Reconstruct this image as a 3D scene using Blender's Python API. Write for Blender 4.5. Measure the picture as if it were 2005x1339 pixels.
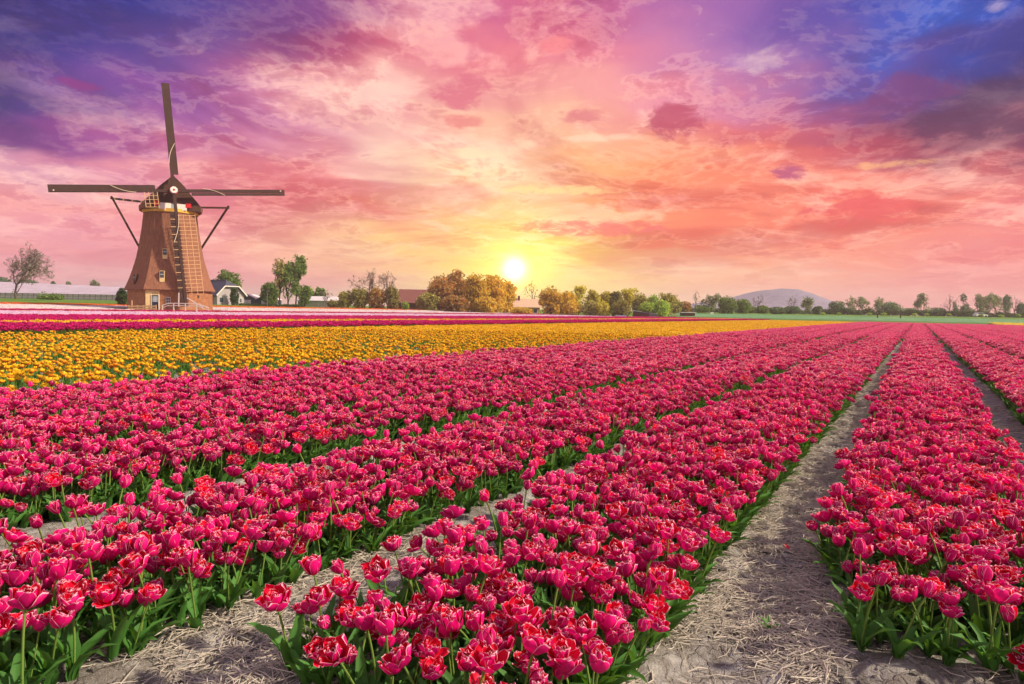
import bpy, math, random
import numpy as np
from mathutils import Matrix, Vector

for _o in list(bpy.data.objects):
    bpy.data.objects.remove(_o)
random.seed(7)
RNG = np.random.default_rng(11)
rad = math.radians
SC = bpy.context.scene
COL = SC.collection

# ------------------------------------------------------------------ camera
EYE = Vector((0.0, 0.0, 1.3))
YAW, PITCH, ROLL = rad(30.667), rad(-2.664), rad(1.06)
PW, PH = 2005.0, 1339.0
FPX = PW * 24.0 / 36.0
camd = bpy.data.cameras.new('camera')
camd.sensor_width = 36.0
camd.lens = 24.0
camd.clip_start = 0.05
camd.clip_end = 20000.0
cam = bpy.data.objects.new('camera', camd)
COL.objects.link(cam)
CAMR = Matrix.Rotation(YAW, 3, 'Z') @ Matrix.Rotation(math.pi / 2 + PITCH, 3, 'X') @ Matrix.Rotation(ROLL, 3, 'Z')
cam.matrix_world = Matrix.Translation(EYE) @ CAMR.to_4x4()
SC.camera = cam
RN = np.array(CAMR)


def ray(px, py):
    return CAMR @ Vector(((px - PW / 2) / FPX, -(py - PH / 2) / FPX, -1.0))


def at(px, py, d):
    return EYE + ray(px, py) * d


def project(P):
    q = (np.asarray(P, float) - np.array(EYE)) @ RN
    d = -q[:, 2]
    dd = np.where(np.abs(d) < 1e-6, 1e-6, d)
    return PW / 2 + FPX * q[:, 0] / dd, PH / 2 - FPX * q[:, 1] / dd, d


def lin(r, g, b):
    def f(c):
        c /= 255.0
        return c / 12.92 if c <= 0.04045 else ((c + 0.055) / 1.055) ** 2.4
    return (f(r), f(g), f(b))


# ------------------------------------------------------------------ sky
SUN_AZ, SUN_EL = rad(-30.667 + 101.0), rad(36.0)      # azimuth clockwise from the row direction (+Y)
world = bpy.data.worlds.new('World')
SC.world = world
world.use_nodes = True
WT = world.node_tree
WT.nodes.clear()


class NT:
    """short hand for building shader graphs"""
    def __init__(self, tree):
        self.t = tree

    def n(self, kind, **kw):
        nd = self.t.nodes.new(kind)
        for k, v in kw.items():
            setattr(nd, k, v)
        return nd

    def put(self, sock, v):
        if hasattr(v, 'is_linked'):
            self.t.links.new(v, sock)
        elif v is not None:
            sock.default_value = v

    def m(self, op, a, b=None, c=None, clamp=False):
        nd = self.n('ShaderNodeMath', operation=op, use_clamp=clamp)
        for i, v in enumerate((a, b, c)):
            if v is not None:
                self.put(nd.inputs[i], v)
        return nd.outputs[0]

    def v(self, op, a, b=None, c=None):
        nd = self.n('ShaderNodeVectorMath', operation=op)
        for i, v in enumerate((a, b, c)):
            if v is not None:
                self.put(nd.inputs[i], v)
        return nd.outputs['Value' if op in ('DOT_PRODUCT', 'LENGTH') else 'Vector']

    def scale(self, a, s):
        nd = self.n('ShaderNodeVectorMath', operation='SCALE')
        self.put(nd.inputs[0], a)
        self.put(nd.inputs['Scale'], s)
        return nd.outputs[0]

    def noise(self, vec, scale, detail=4.0, rough=0.55, dist=0.0, color=False):
        nd = self.n('ShaderNodeTexNoise')
        self.put(nd.inputs['Vector'], vec)
        nd.inputs['Scale'].default_value = scale
        nd.inputs['Detail'].default_value = detail
        nd.inputs['Roughness'].default_value = rough
        nd.inputs['Distortion'].default_value = dist
        return nd.outputs['Color' if color else 'Fac']

    def smooth(self, x, lo, hi, a=0.0, b=1.0):
        nd = self.n('ShaderNodeMapRange', interpolation_type='SMOOTHSTEP')
        self.put(nd.inputs[0], x)
        for i, q in zip((1, 2, 3, 4), (lo, hi, a, b)):
            self.put(nd.inputs[i], q)
        return nd.outputs[0]

    def mix(self, f, a, b, mode='MIX'):
        nd = self.n('ShaderNodeMix', data_type='RGBA', blend_type=mode)
        nd.clamp_factor = True
        self.put(nd.inputs[0], f)
        for i, q in ((6, a), (7, b)):
            if isinstance(q, tuple) and len(q) == 3:
                q = (*q, 1.0)
            self.put(nd.inputs[i], q)
        return nd.outputs[2]


def build_sky():
    N = NT(WT)
    D = N.n('ShaderNodeTexCoord').outputs['Generated']
    # cloud deck coordinates: the view direction projected on a high flat layer, so clouds flatten towards the horizon
    sep = N.n('ShaderNodeSeparateXYZ')
    WT.links.new(D, sep.inputs[0])
    el = N.m('ADD', N.m('MAXIMUM', sep.outputs[2], 0.0), 0.16)
    fwd = (math.sin(-YAW), math.cos(YAW), 0.0)
    rgt0 = (math.cos(YAW), math.sin(YAW), 0.0)
    cmb = N.n('ShaderNodeCombineXYZ')
    N.put(cmb.inputs[0], N.m('DIVIDE', N.v('DOT_PRODUCT', D, rgt0), el))
    N.put(cmb.inputs[1], N.m('DIVIDE', N.v('DOT_PRODUCT', D, fwd), el))
    PL = cmb.outputs[0]

    def noise2(vec, scale, detail, rough, dist=0.0, color=False):
        nd = N.n('ShaderNodeTexNoise', noise_dimensions='2D')
        N.put(nd.inputs['Vector'], vec)
        for k_, q in (('Scale', scale), ('Detail', detail), ('Roughness', rough), ('Distortion', dist)):
            nd.inputs[k_].default_value = q
        return nd.outputs['Color' if color else 'Fac']
    wc = N.v('SUBTRACT', noise2(PL, 0.9, 4.0, 0.6, 0.0, True), (0.5, 0.5, 0.5))
    ws = N.n('ShaderNodeSeparateXYZ')
    WT.links.new(wc, ws.inputs[0])
    # cloud colours by azimuth and elevation, read off a table of the evening sky in view
    TX = [0, 150, 300, 450, 600, 750, 900, 1050, 1200, 1350, 1500, 1650, 1800, 1950]
    TY = [0, 60, 120, 180, 240, 300, 360, 420, 480, 540, 590]
    T = np.array([int(q) for q in """
    40 45 135 55 60 150 85 75 155 110 78 150 140 80 145 175 95 150 190 105 160 215 120 160 180 115 170 160 110 175 110 85 165 50 80 180 18 95 205 50 90 180
    50 48 132 62 60 148 100 80 160 125 80 145 145 75 130 195 100 140 225 125 150 225 125 150 185 125 180 165 120 185 140 110 180 76 84 175 24 122 222 30 66 168
    62 48 125 90 65 145 125 90 160 165 95 150 175 85 125 215 115 140 240 150 150 240 150 160 215 145 180 190 140 185 190 130 175 130 85 160 85 75 160 60 45 125
    90 52 125 115 80 165 150 90 165 200 130 175 225 145 155 250 205 190 235 165 160 245 175 165 245 170 175 225 140 165 185 100 140 165 80 130 120 55 110 80 38 95
    140 60 140 155 75 150 185 95 160 215 150 185 240 185 185 252 222 195 245 195 170 248 195 165 240 160 150 225 120 125 225 120 120 190 85 110 165 65 95 120 45 90
    230 180 190 220 140 170 240 175 175 240 175 175 245 175 170 250 205 185 252 222 185 250 205 170 250 180 145 248 165 130 240 135 120 215 100 110 200 80 100 185 85 110
    240 180 185 245 185 180 240 160 165 244 160 160 245 155 150 248 175 155 253 220 175 253 205 150 254 165 115 252 150 115 248 150 125 245 140 115 245 150 125 240 145 130
    245 175 170 248 185 170 245 165 165 245 160 155 246 150 140 248 160 135 253 200 140 254 200 120 254 140 100 252 130 100 250 150 110 243 110 95 248 150 120 240 140 135
    244 155 165 246 155 160 246 160 160 246 175 160 248 190 160 251 200 150 254 215 130 255 235 110 253 190 125 252 175 130 250 160 130 248 155 130 244 150 135 238 130 130
    235 165 180 236 165 178 240 165 172 243 170 170 247 190 170 250 205 165 253 220 150 255 238 130 253 215 150 251 195 155 248 180 155 246 170 150 243 155 148 236 135 138
    210 175 195 215 172 190 225 175 185 232 180 180 238 195 180 246 205 175 252 220 165 254 235 150 252 220 165 248 205 170 240 195 175 240 180 165 238 165 160 232 150 155
    """.split()], float).reshape(len(TY), len(TX), 3)

    def table(az, el_):
        """sRGB of the sky at azimuth (from the view axis) and elevation, degrees"""
        ca = max(-36.5, min(36.5, az))
        a_ = -YAW + rad(ca)
        d = Vector((math.sin(a_) * math.cos(rad(el_)), math.cos(a_) * math.cos(rad(el_)), math.sin(rad(el_))))
        q = CAMR.transposed() @ d
        px = min(max(PW / 2 + FPX * q.x / -q.z, TX[0]), TX[-1])
        py = min(max(PH / 2 - FPX * q.y / -q.z, TY[0]), TY[-1])
        i = min(int(np.searchsorted(TX, px, 'right')) - 1, len(TX) - 2)
        j = min(int(np.searchsorted(TY, py, 'right')) - 1, len(TY) - 2)
        fx_, fy_ = (px - TX[i]) / (TX[i + 1] - TX[i]), (py - TY[j]) / (TY[j + 1] - TY[j])
        c = (T[j, i] * (1 - fx_) + T[j, i + 1] * fx_) * (1 - fy_) + (T[j + 1, i] * (1 - fx_) + T[j + 1, i + 1] * fx_) * fy_
        back = np.array([224, 208, 206.0]) + (np.array([198, 192, 208.0]) - np.array([224, 208, 206.0])) * min(1, el_ / 45)
        zen = np.array([192, 188, 206.0])
        k = float(sstep_(abs(az), 40, 125))
        c = c * (1 - k) + back * k
        k = float(sstep_(el_, 24, 60))
        return lin(*(c * (1 - k) + zen * k))

    def sstep_(x, a_, b_):
        t_ = min(1.0, max(0.0, (x - a_) / (b_ - a_)))
        return t_ * t_ * (3 - 2 * t_)
    azn = N.m('ARCTAN2', N.v('DOT_PRODUCT', D, rgt0), N.v('DOT_PRODUCT', D, fwd))
    azt = N.m('MULTIPLY_ADD', azn, 1 / (2 * math.pi), 0.5)
    azt = N.m('MULTIPLY_ADD', ws.outputs[0], 0.055, azt)
    eln = N.m('MULTIPLY', N.m('ARCSINE', sep.outputs[2]), 180 / math.pi)
    eln = N.m('MULTIPLY_ADD', N.m('MULTIPLY', ws.outputs[1], N.smooth(sep.outputs[2], 0.0, 0.12, 0.15, 1.0)), 13.0, eln)
    AZ = [-180, -110, -75, -50, -42, -37, -32.5, -28, -23.5, -19, -14.5, -10, -6, -2, 2, 6, 10, 14.5, 19, 23.5, 28, 32.5, 37, 42, 50, 75, 110, 180]
    EL = [0, 2.5, 5, 7.5, 10, 12.5, 15, 17.5, 20, 22.5, 26, 34, 60]
    col = None
    for j, e_ in enumerate(EL):
        rp = N.n('ShaderNodeValToRGB')
        cr = rp.color_ramp
        while len(cr.elements) < len(AZ):
            cr.elements.new(0.5)
        for k_, a_ in enumerate(AZ):
            cr.elements[k_].position = a_ / 360 + 0.5
        for k_, a_ in enumerate(AZ):
            cr.elements[k_].color = (*table(a_, e_), 1)
        WT.links.new(azt, rp.inputs[0])
        col = rp.outputs[0] if col is None else N.mix(N.smooth(eln, EL[j - 1], e_), col, rp.outputs[0])
    # streaky cloud texture: cream lit edges and mauve shaded undersides
    n1 = noise2(PL, 1.7, 9.0, 0.66, 0.3)
    n2 = noise2(N.v('ADD', PL, (17.3, 9.1, 0.0)), 0.95, 6.0, 0.58, 0.5)
    n3 = noise2(N.v('MULTIPLY', PL, (1.0, 0.8, 1.0)), 7.5, 6.0, 0.72, 0.5)
    low = N.smooth(sep.outputs[2], 0.02, 0.13, 0.30, 1.0)
    lit = N.m('MULTIPLY', N.m('MULTIPLY', N.smooth(n1, 0.50, 0.64), low), 0.88)
    lum = N.v('DOT_PRODUCT', col, (0.3, 0.5, 0.2))
    lit = N.m('MULTIPLY', lit, N.smooth(lum, 0.06, 0.34, 0.25, 1.0))
    lit_col = N.v('MULTIPLY_ADD', col, (0.72, 0.72, 0.72), (0.42, 0.33, 0.25))
    col = N.mix(lit, col, lit_col)
    drk = N.m('MULTIPLY', N.m('MULTIPLY', N.smooth(n2, 0.47, 0.66), low), 0.75)
    drk_col = N.v('MULTIPLY', col, (0.74, 0.44, 0.58))
    col = N.mix(drk, col, drk_col)
    fine = N.m('MULTIPLY', N.smooth(n3, 0.50, 0.78), N.m('MULTIPLY', low, 0.34))
    col = N.mix(fine, col, N.v('MULTIPLY_ADD', col, (0.85, 0.85, 0.85), (0.20, 0.14, 0.13)))
    # broken cloud: shaded bodies with bright ragged rims
    n4 = noise2(N.v('ADD', PL, (3.7, 21.4, 0.0)), 2.7, 9.0, 0.66, 0.2)
    body = N.m('MULTIPLY', N.smooth(n4, 0.545, 0.64), N.m('MULTIPLY', low, 0.44))
    rimc = N.m('MULTIPLY', N.m('MULTIPLY', N.smooth(n4, 0.49, 0.535), N.smooth(n4, 0.585, 0.54)), N.m('MULTIPLY', low, 0.48))
    col = N.mix(N.m('MULTIPLY', rimc, N.smooth(lum, 0.05, 0.32, 0.15, 1.0)), col, N.v('MULTIPLY_ADD', col, (0.75, 0.75, 0.75), (0.34, 0.25, 0.17)))
    col = N.mix(body, col, N.v('MULTIPLY', col, (0.80, 0.52, 0.60)))
    # single clouds
    puffs = [  # px, py, half width, half height, sRGB, strength
        (1325, 232, 62, 36, (196, 84, 112), 0.85), (1545, 340, 36, 19, (192, 88, 134), 0.85), (1690, 402, 125, 34, (236, 96, 98), 0.8),
        (1165, 445, 150, 19, (240, 120, 118), 0.8), (905, 178, 58, 30, (222, 118, 140), 0.7), (1140, 228, 46, 14, (222, 130, 138), 0.7),
        (905, 238, 46, 13, (232, 128, 130), 0.6), (1952, 10, 32, 12, (226, 206, 216), 0.45),
        (1490, 115, 50, 28, (232, 206, 204), 0.4), (1930, 235, 150, 50, (104, 44, 92), 0.75), (1780, 180, 120, 34, (140, 62, 116), 0.5), (1100, 372, 130, 9, (255, 226, 160), 0.7),
        (940, 300, 75, 11, (255, 232, 190), 0.65), (1765, 320, 110, 8, (254, 200, 140), 0.6), (1190, 270, 90, 8, (255, 224, 196), 0.6),
        (140, 165, 70, 11, (168, 56, 134), 0.5), (1090, 90, 36, 18, (246, 150, 150), 0.7),
    ]
    for px, py, a, b, c, s in puffs:
        d = ray(px, py).normalized()
        rgt = Vector((d.y, -d.x, 0)).normalized()
        up = rgt.cross(d)
        f = d.dot(ray(PW / 2, PH / 2).normalized())
        du = N.m('MULTIPLY', N.v('DOT_PRODUCT', D, tuple(rgt)), FPX / (a * f * f))
        dv = N.m('MULTIPLY', N.v('DOT_PRODUCT', D, tuple(up)), FPX / (b * f))
        e = N.m('ADD', N.m('MULTIPLY', du, du), N.m('MULTIPLY', dv, dv))
        e = N.m('MULTIPLY_ADD', N.m('SUBTRACT', n3, 0.5), 4.2, e)
        e = N.m('MULTIPLY_ADD', N.m('SUBTRACT', n1, 0.5), 2.6, e)
        front = N.m('GREATER_THAN', N.v('DOT_PRODUCT', D, tuple(d)), 0.0)
        col = N.mix(N.m('MULTIPLY', N.smooth(e, 1.3, 0.1), N.m('MULTIPLY', front, s)), col, lin(*c))
    # veiled clear sky behind the cloud
    sk = N.n('ShaderNodeTexSky', sky_type='NISHITA', sun_disc=False)
    sk.sun_elevation = SUN_EL
    sk.sun_rotation = SUN_AZ
    col = N.v('MULTIPLY', N.v('POWER', N.v('MAXIMUM', col, (0.0, 0.0, 0.0)), (1.18, 1.24, 1.18)), (0.99, 0.97, 0.98))
    nish = N.scale(sk.outputs[0], 0.06)
    col = N.mix(0.06, col, nish)
    # the low sun's disc and its aureole
    sd = ray(1007, 527).normalized()
    dp = N.v('DOT_PRODUCT', D, tuple(sd))
    ang = N.m('ARCCOSINE', N.m('MINIMUM', dp, 0.9999999))
    g1 = N.m('EXPONENT', N.m('MULTIPLY', N.m('POWER', N.m('DIVIDE', ang, 20.0 / FPX), 2.0), -1.0))
    g2 = N.m('EXPONENT', N.m('MULTIPLY', N.m('DIVIDE', ang, 40.0 / FPX), -1.0))
    g3 = N.m('EXPONENT', N.m('MULTIPLY', N.m('DIVIDE', ang, 110.0 / FPX), -1.0))
    col = N.v('MULTIPLY_ADD', g3, (0.30, 0.19, 0.0), col)
    col = N.v('MULTIPLY_ADD', g2, (1.0, 0.78, 0.10), col)
    col = N.v('MULTIPLY_ADD', g1, (2.2, 1.9, 1.5), col)
    bg = N.n('ShaderNodeBackground')
    WT.links.new(col, bg.inputs[0])
    bg.inputs[1].default_value = 1.0
    out = N.n('ShaderNodeOutputWorld')
    WT.links.new(bg.outputs[0], out.inputs[0])


build_sky()
world.cycles.sampling_method = 'MANUAL'
world.cycles.sample_map_resolution = 1024

sund = bpy.data.lights.new('sun', 'SUN')
sund.energy = 5.0
sund.angle = rad(2.5)
sund.color = (1.0, 0.83, 0.62)
sun = bpy.data.objects.new('sun', sund)
COL.objects.link(sun)
SDIR = Vector((math.sin(SUN_AZ) * math.cos(SUN_EL), math.cos(SUN_AZ) * math.cos(SUN_EL), math.sin(SUN_EL)))
sun.rotation_euler = SDIR.to_track_quat('Z', 'Y').to_euler()
sun.location = SDIR * 60

vs = SC.view_settings
vs.view_transform = 'Standard'
vs.look = 'None'
vs.exposure = 0.22
vs.gamma = 1.0
vs.use_curve_mapping = False
SC.render.engine = 'CYCLES'
cy = SC.cycles
cy.use_denoising = True
cy.adaptive_threshold = 0.035
cy.max_bounces = 4
cy.diffuse_bounces = 2
cy.glossy_bounces = 2
cy.transmission_bounces = 4
cy.transparent_max_bounces = 4
cy.volume_bounces = 1
cy.sample_clamp_indirect = 6.0
cy.caustics_reflective = False
cy.caustics_refractive = False


# ------------------------------------------------------------------ helpers
class VN:
    """tileable value noise on a lattice, vectorised"""
    def __init__(self, seed):
        self.t = np.random.default_rng(seed).random((256, 256))

    def __call__(self, x, y):
        xi, yi = np.floor(x).astype(int), np.floor(y).astype(int)
        fx, fy = x - xi, y - yi
        fx, fy = fx * fx * (3 - 2 * fx), fy * fy * (3 - 2 * fy)
        g = lambda a, b: self.t[a & 255, b & 255]
        return (g(xi, yi) * (1 - fx) + g(xi + 1, yi) * fx) * (1 - fy) + (g(xi, yi + 1) * (1 - fx) + g(xi + 1, yi + 1) * fx) * fy - 0.5


V1, V2 = VN(3), VN(9)


def fbm(x, y, sc, octs=4, vn=V1):
    r, a = 0.0, 1.0
    for _ in range(octs):
        r = r + a * vn(x * sc, y * sc)
        sc *= 2.03
        a *= 0.5
    return r


def sstep(x, a, b):
    t = np.clip((x - a) / (b - a), 0, 1)
    return t * t * (3 - 2 * t)


# bed edges across the rows (X); rows run along +Y
BEDS = [(-8.42, -6.84), (-6.40, -5.44), (-4.96, -4.02), (-3.40, -2.29), (-1.88, -0.77), (-0.36, 0.64), (1.12, 2.10), (2.58, 3.56), (4.04, 5.02), (5.50, 6.48), (6.96, 7.94), (8.42, 9.40), (9.88, 10.86), (11.34, 12.32), (12.80, 13.78)]
FIELD_END = 140.0


def bed_front(x):
    """where each bed starts along the rows"""
    return np.where(x < -3.68, 0.3, np.where(x < -2.06, 0.85 + 0.12 * (x + 3.0), np.where(x < -0.6, 1.50 - 0.06 * (x + 1.4), 2.80 + 0.30 * x)))


def rise(x, y):
    t = np.maximum(np.maximum((-x - 58) / 95.0, (y - 140) / 90.0), (x - 40) / 110.0)
    return 1.75 * sstep(t, 0, 1)


def ground_z(x, y):
    x = np.asarray(x, float)
    y = np.asarray(y, float)
    z = rise(x, y)
    bed = np.zeros_like(x)
    for a, b in BEDS:
        bed = np.maximum(bed, sstep(x, a - 0.16, a + 0.05) * (1 - sstep(x, b - 0.05, b + 0.16)))
    bed = bed * sstep(y, bed_front(x) - 0.6, bed_front(x) + 0.1)
    near = np.exp(-np.hypot(x, y) / 40.0)
    z = z + 0.055 * bed * (x > -9) + near * (0.035 * fbm(x, y, 2.3, 3) + 0.022 * fbm(x, y, 9.0, 3, V2))
    return z


def gz(x, y):
    return float(ground_z(np.array([x]), np.array([y]))[0])


def stand(px, d):
    """ground point under pixel column px at depth d along the camera axis"""
    y = 607.3 + 0.0185 * (px - 1005)
    p = at(px, y, d)
    return Vector((p.x, p.y, gz(p.x, p.y)))


def mesh(name, verts, faces, mats=(), midx=None, smooth=False, attrs=None):
    me = bpy.data.meshes.new(name)
    verts = np.asarray(verts, np.float32).reshape(-1, 3)
    if isinstance(faces, np.ndarray):
        k = faces.shape[1]
        me.vertices.add(len(verts))
        me.vertices.foreach_set('co', verts.ravel())
        me.loops.add(faces.size)
        me.loops.foreach_set('vertex_index', faces.ravel().astype(np.int32))
        me.polygons.add(len(faces))
        me.polygons.foreach_set('loop_start', np.arange(0, faces.size, k, dtype=np.int32))
    else:
        me.from_pydata([tuple(map(float, v)) for v in verts], [], faces)
    for m in mats:
        me.materials.append(m)
    if midx is not None:
        me.polygons.foreach_set('material_index', np.asarray(midx, np.int32))
    me.update(calc_edges=True)
    if smooth:
        me.polygons.foreach_set('use_smooth', np.ones(len(me.polygons), bool))
    for k, a in (attrs or {}).items():
        at_ = me.attributes.new(k, 'FLOAT', 'POINT')
        at_.data.foreach_set('value', np.asarray(a, np.float32))
    return me


def obj(name, me, parent=None):
    o = bpy.data.objects.new(name, me)
    COL.objects.link(o)
    if parent is not None:
        o.parent = parent
    return o


def tag(o, label=None, cat=None, group=None, kind=None):
    for k, v in (('label', label), ('category', cat), ('group', group), ('kind', kind)):
        if v:
            o[k] = v
    return o


def thing(name, label, cat, loc=(0, 0, 0), rz=0.0, group=None):
    o = bpy.data.objects.new(name, None)
    o.empty_display_size = 0.2
    COL.objects.link(o)
    o.location = loc
    o.rotation_euler = (0, 0, rz)
    return tag(o, label, cat, group)


class MB:
    """collects shapes for one mesh"""
    def __init__(self):
        self.v, self.f = [], []

    def add(self, vs, fs):
        k = len(self.v)
        self.v += [tuple(q) for q in vs]
        self.f += [tuple(i + k for i in q) for q in fs]
        return self

    def box(self, x0, x1, y0, y1, z0, z1):
        vs = [(x0, y0, z0), (x1, y0, z0), (x1, y1, z0), (x0, y1, z0), (x0, y0, z1), (x1, y0, z1), (x1, y1, z1), (x0, y1, z1)]
        return self.add(vs, [(0, 3, 2, 1), (4, 5, 6, 7), (0, 1, 5, 4), (1, 2, 6, 5), (2, 3, 7, 6), (3, 0, 4, 7)])

    def bar(self, a, b, w, t, side=None):
        """beam of width w (along side) and thickness t between two points"""
        a, b = Vector(a), Vector(b)
        d = (b - a).normalized()
        s = Vector(side) if side is not None else Vector((0, 0, 1))
        s = (s - d * s.dot(d))
        if s.length < 1e-5:
            s = Vector((1, 0, 0)) - d * d.x
        s.normalize()
        n = d.cross(s)
        vs = []
        for p in (a, b):
            for i, j in ((-1, -1), (1, -1), (1, 1), (-1, 1)):
                vs.append(p + s * (i * w / 2) + n * (j * t / 2))
        return self.add(vs, [(0, 1, 2, 3), (7, 6, 5, 4), (0, 4, 5, 1), (1, 5, 6, 2), (2, 6, 7, 3), (3, 7, 4, 0)])

    def tube(self, pts, rs, n=6):
        pts = [Vector(p) for p in pts]
        k = len(self.v)
        for i, p in enumerate(pts):
            d = (pts[min(i + 1, len(pts) - 1)] - pts[max(i - 1, 0)]).normalized()
            s = d.cross(Vector((0.31, 0.17, 0.93)) if abs(d.z) < 0.95 else Vector((1, 0, 0.1))).normalized()
            t = d.cross(s)
            for j in range(n):
                a = 2 * math.pi * j / n
                self.v.append(tuple(p + (s * math.cos(a) + t * math.sin(a)) * rs[i]))
        for i in range(len(pts) - 1):
            for j in range(n):
                a, b = k + i * n + j, k + i * n + (j + 1) % n
                self.f.append((a, b, b + n, a + n))
        self.f.append(tuple(k + j for j in reversed(range(n))))
        e = k + (len(pts) - 1) * n
        self.f.append(tuple(e + j for j in range(n)))
        return self

    def prism(self, poly, y0, y1):
        """polygon in x,z pushed along y"""
        n = len(poly)
        vs = [(x, y0, z) for x, z in poly] + [(x, y1, z) for x, z in poly]
        fs = [tuple(range(n)), tuple(reversed(range(n, 2 * n)))] + [(i, i + n, (i + 1) % n + n, (i + 1) % n) for i in range(n)]
        return self.add(vs, fs)

    def ell(self, c, r, seg=10, rings=6):
        k = len(self.v)
        for i in range(rings + 1):
            ph = math.pi * i / rings
            for j in range(seg):
                a = 2 * math.pi * j / seg
                self.v.append((c[0] + r[0] * math.sin(ph) * math.cos(a), c[1] + r[1] * math.sin(ph) * math.sin(a), c[2] + r[2] * math.cos(ph)))
        for i in range(rings):
            for j in range(seg):
                a, b = k + i * seg + j, k + i * seg + (j + 1) % seg
                self.f.append((a, a + seg, b + seg, b))
        return self

    def build(self, name, mat, parent=None, smooth=False):
        return obj(name, mesh(name, self.v, self.f, [mat], smooth=smooth), parent)


# ------------------------------------------------------------------ materials
def new_mat(name):
    m = bpy.data.materials.new(name)
    m.use_nodes = True
    m.node_tree.nodes.clear()
    return m, NT(m.node_tree)


def finish(m, N, shader, disp=None):
    out = N.n('ShaderNodeOutputMaterial')
    N.t.links.new(shader, out.inputs['Surface'])
    return m


def principled(N, col, rough=0.7, spec=0.3, normal=None, metal=0.0):
    b = N.n('ShaderNodeBsdfPrincipled')
    if isinstance(col, tuple):
        col = (*col[:3], 1.0)
    N.put(b.inputs['Base Color'], col)
    N.put(b.inputs['Roughness'], rough)
    b.inputs['Specular IOR Level'].default_value = spec
    b.inputs['Metallic'].default_value = metal
    if normal is not None:
        N.t.links.new(normal, b.inputs['Normal'])
    return b.outputs[0]


def bump(N, h, strength=0.5, dist=0.02):
    b = N.n('ShaderNodeBump')
    b.inputs['Strength'].default_value = strength
    b.inputs['Distance'].default_value = dist
    N.t.links.new(h, b.inputs['Height'])
    return b.outputs[0]


def plain(name, c, rough=0.75, var=0.25, scale=6.0, spec=0.25, bumpd=0.0, stretch=None):
    """painted or natural surface: base colour with blotchy wear and fine relief"""
    m, N = new_mat(name)
    P = N.n('ShaderNodeTexCoord').outputs['Object']
    if stretch:
        P = N.v('MULTIPLY', P, stretch)
    n = N.noise(P, scale, 6.0, 0.65)
    k = N.smooth(n, 0.25, 0.75, 1.0 - var, 1.0 + var)
    col = N.scale(c, k)
    nm = bump(N, n, 0.6, bumpd) if bumpd else None
    return finish(m, N, principled(N, col, rough, spec, nm))


def foliage_mat(name, c, var=0.45, trans=0.35, tc=None):
    m, N = new_mat(name)
    g = N.n('ShaderNodeNewGeometry')
    oi = N.n('ShaderNodeObjectInfo')
    k = N.m('MULTIPLY_ADD', g.outputs['Random Per Island'], 2 * var, 1.0 - var)
    k = N.m('MULTIPLY', k, N.m('MULTIPLY_ADD', oi.outputs['Random'], 0.3, 0.85))
    col = N.scale(c, k)
    p = principled(N, col, 0.6, 0.25)
    t = N.n('ShaderNodeBsdfTranslucent')
    tcol = N.scale(tc or (c[0] * 1.5, c[1] * 1.4, c[2] * 0.6), k)
    N.put(t.inputs[0], tcol)
    mx = N.n('ShaderNodeMixShader')
    mx.inputs[0].default_value = trans
    N.t.links.new(p, mx.inputs[1])
    N.t.links.new(t.outputs[0], mx.inputs[2])
    return finish(m, N, mx.outputs[0])


def petal_mat(name, outer, inner, rim, rim_lo=0.35, rim_hi=0.8, base=None, trans=0.22, var=0.22, rim_amt=1.0, base_hi=0.62, alt=None):
    """petal: outside and inside colour, pale rim, optional flush at the petal's foot"""
    m, N = new_mat(name)
    g = N.n('ShaderNodeNewGeometry')
    oi = N.n('ShaderNodeObjectInfo')
    ed = N.n('ShaderNodeAttribute', attribute_name='edge').outputs['Fac']
    al = N.n('ShaderNodeAttribute', attribute_name='along').outputs['Fac']
    col = N.mix(g.outputs['Backfacing'], outer, inner)
    r1 = oi.outputs['Random']
    if alt is not None:
        col = N.mix(N.smooth(N.m('FRACT', N.m('MULTIPLY', r1, 37.0)), 0.6, 1.0), col, alt)
    k = N.m('MULTIPLY_ADD', r1, 2 * var, 1.0 - var)
    isl = N.m('MULTIPLY_ADD', g.outputs['Random Per Island'], 0.30, 0.85)
    col = N.scale(col, N.m('MULTIPLY', k, isl))
    if base is not None:
        col = N.mix(N.smooth(al, 0.15, base_hi, 1.0, 0.0), col, base)
    rimf = N.m('MULTIPLY', N.smooth(ed, rim_lo, rim_hi), N.m('MULTIPLY', N.smooth(al, 0.1, 0.5), rim_amt))
    col = N.mix(rimf, col, rim)
    p = principled(N, col, 0.45, 0.3)
    t = N.n('ShaderNodeBsdfTranslucent')
    N.put(t.inputs[0], col)
    mx = N.n('ShaderNodeMixShader')
    mx.inputs[0].default_value = trans
    N.t.links.new(p, mx.inputs[1])
    N.t.links.new(t.outputs[0], mx.inputs[2])
    return finish(m, N, mx.outputs[0])


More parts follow.
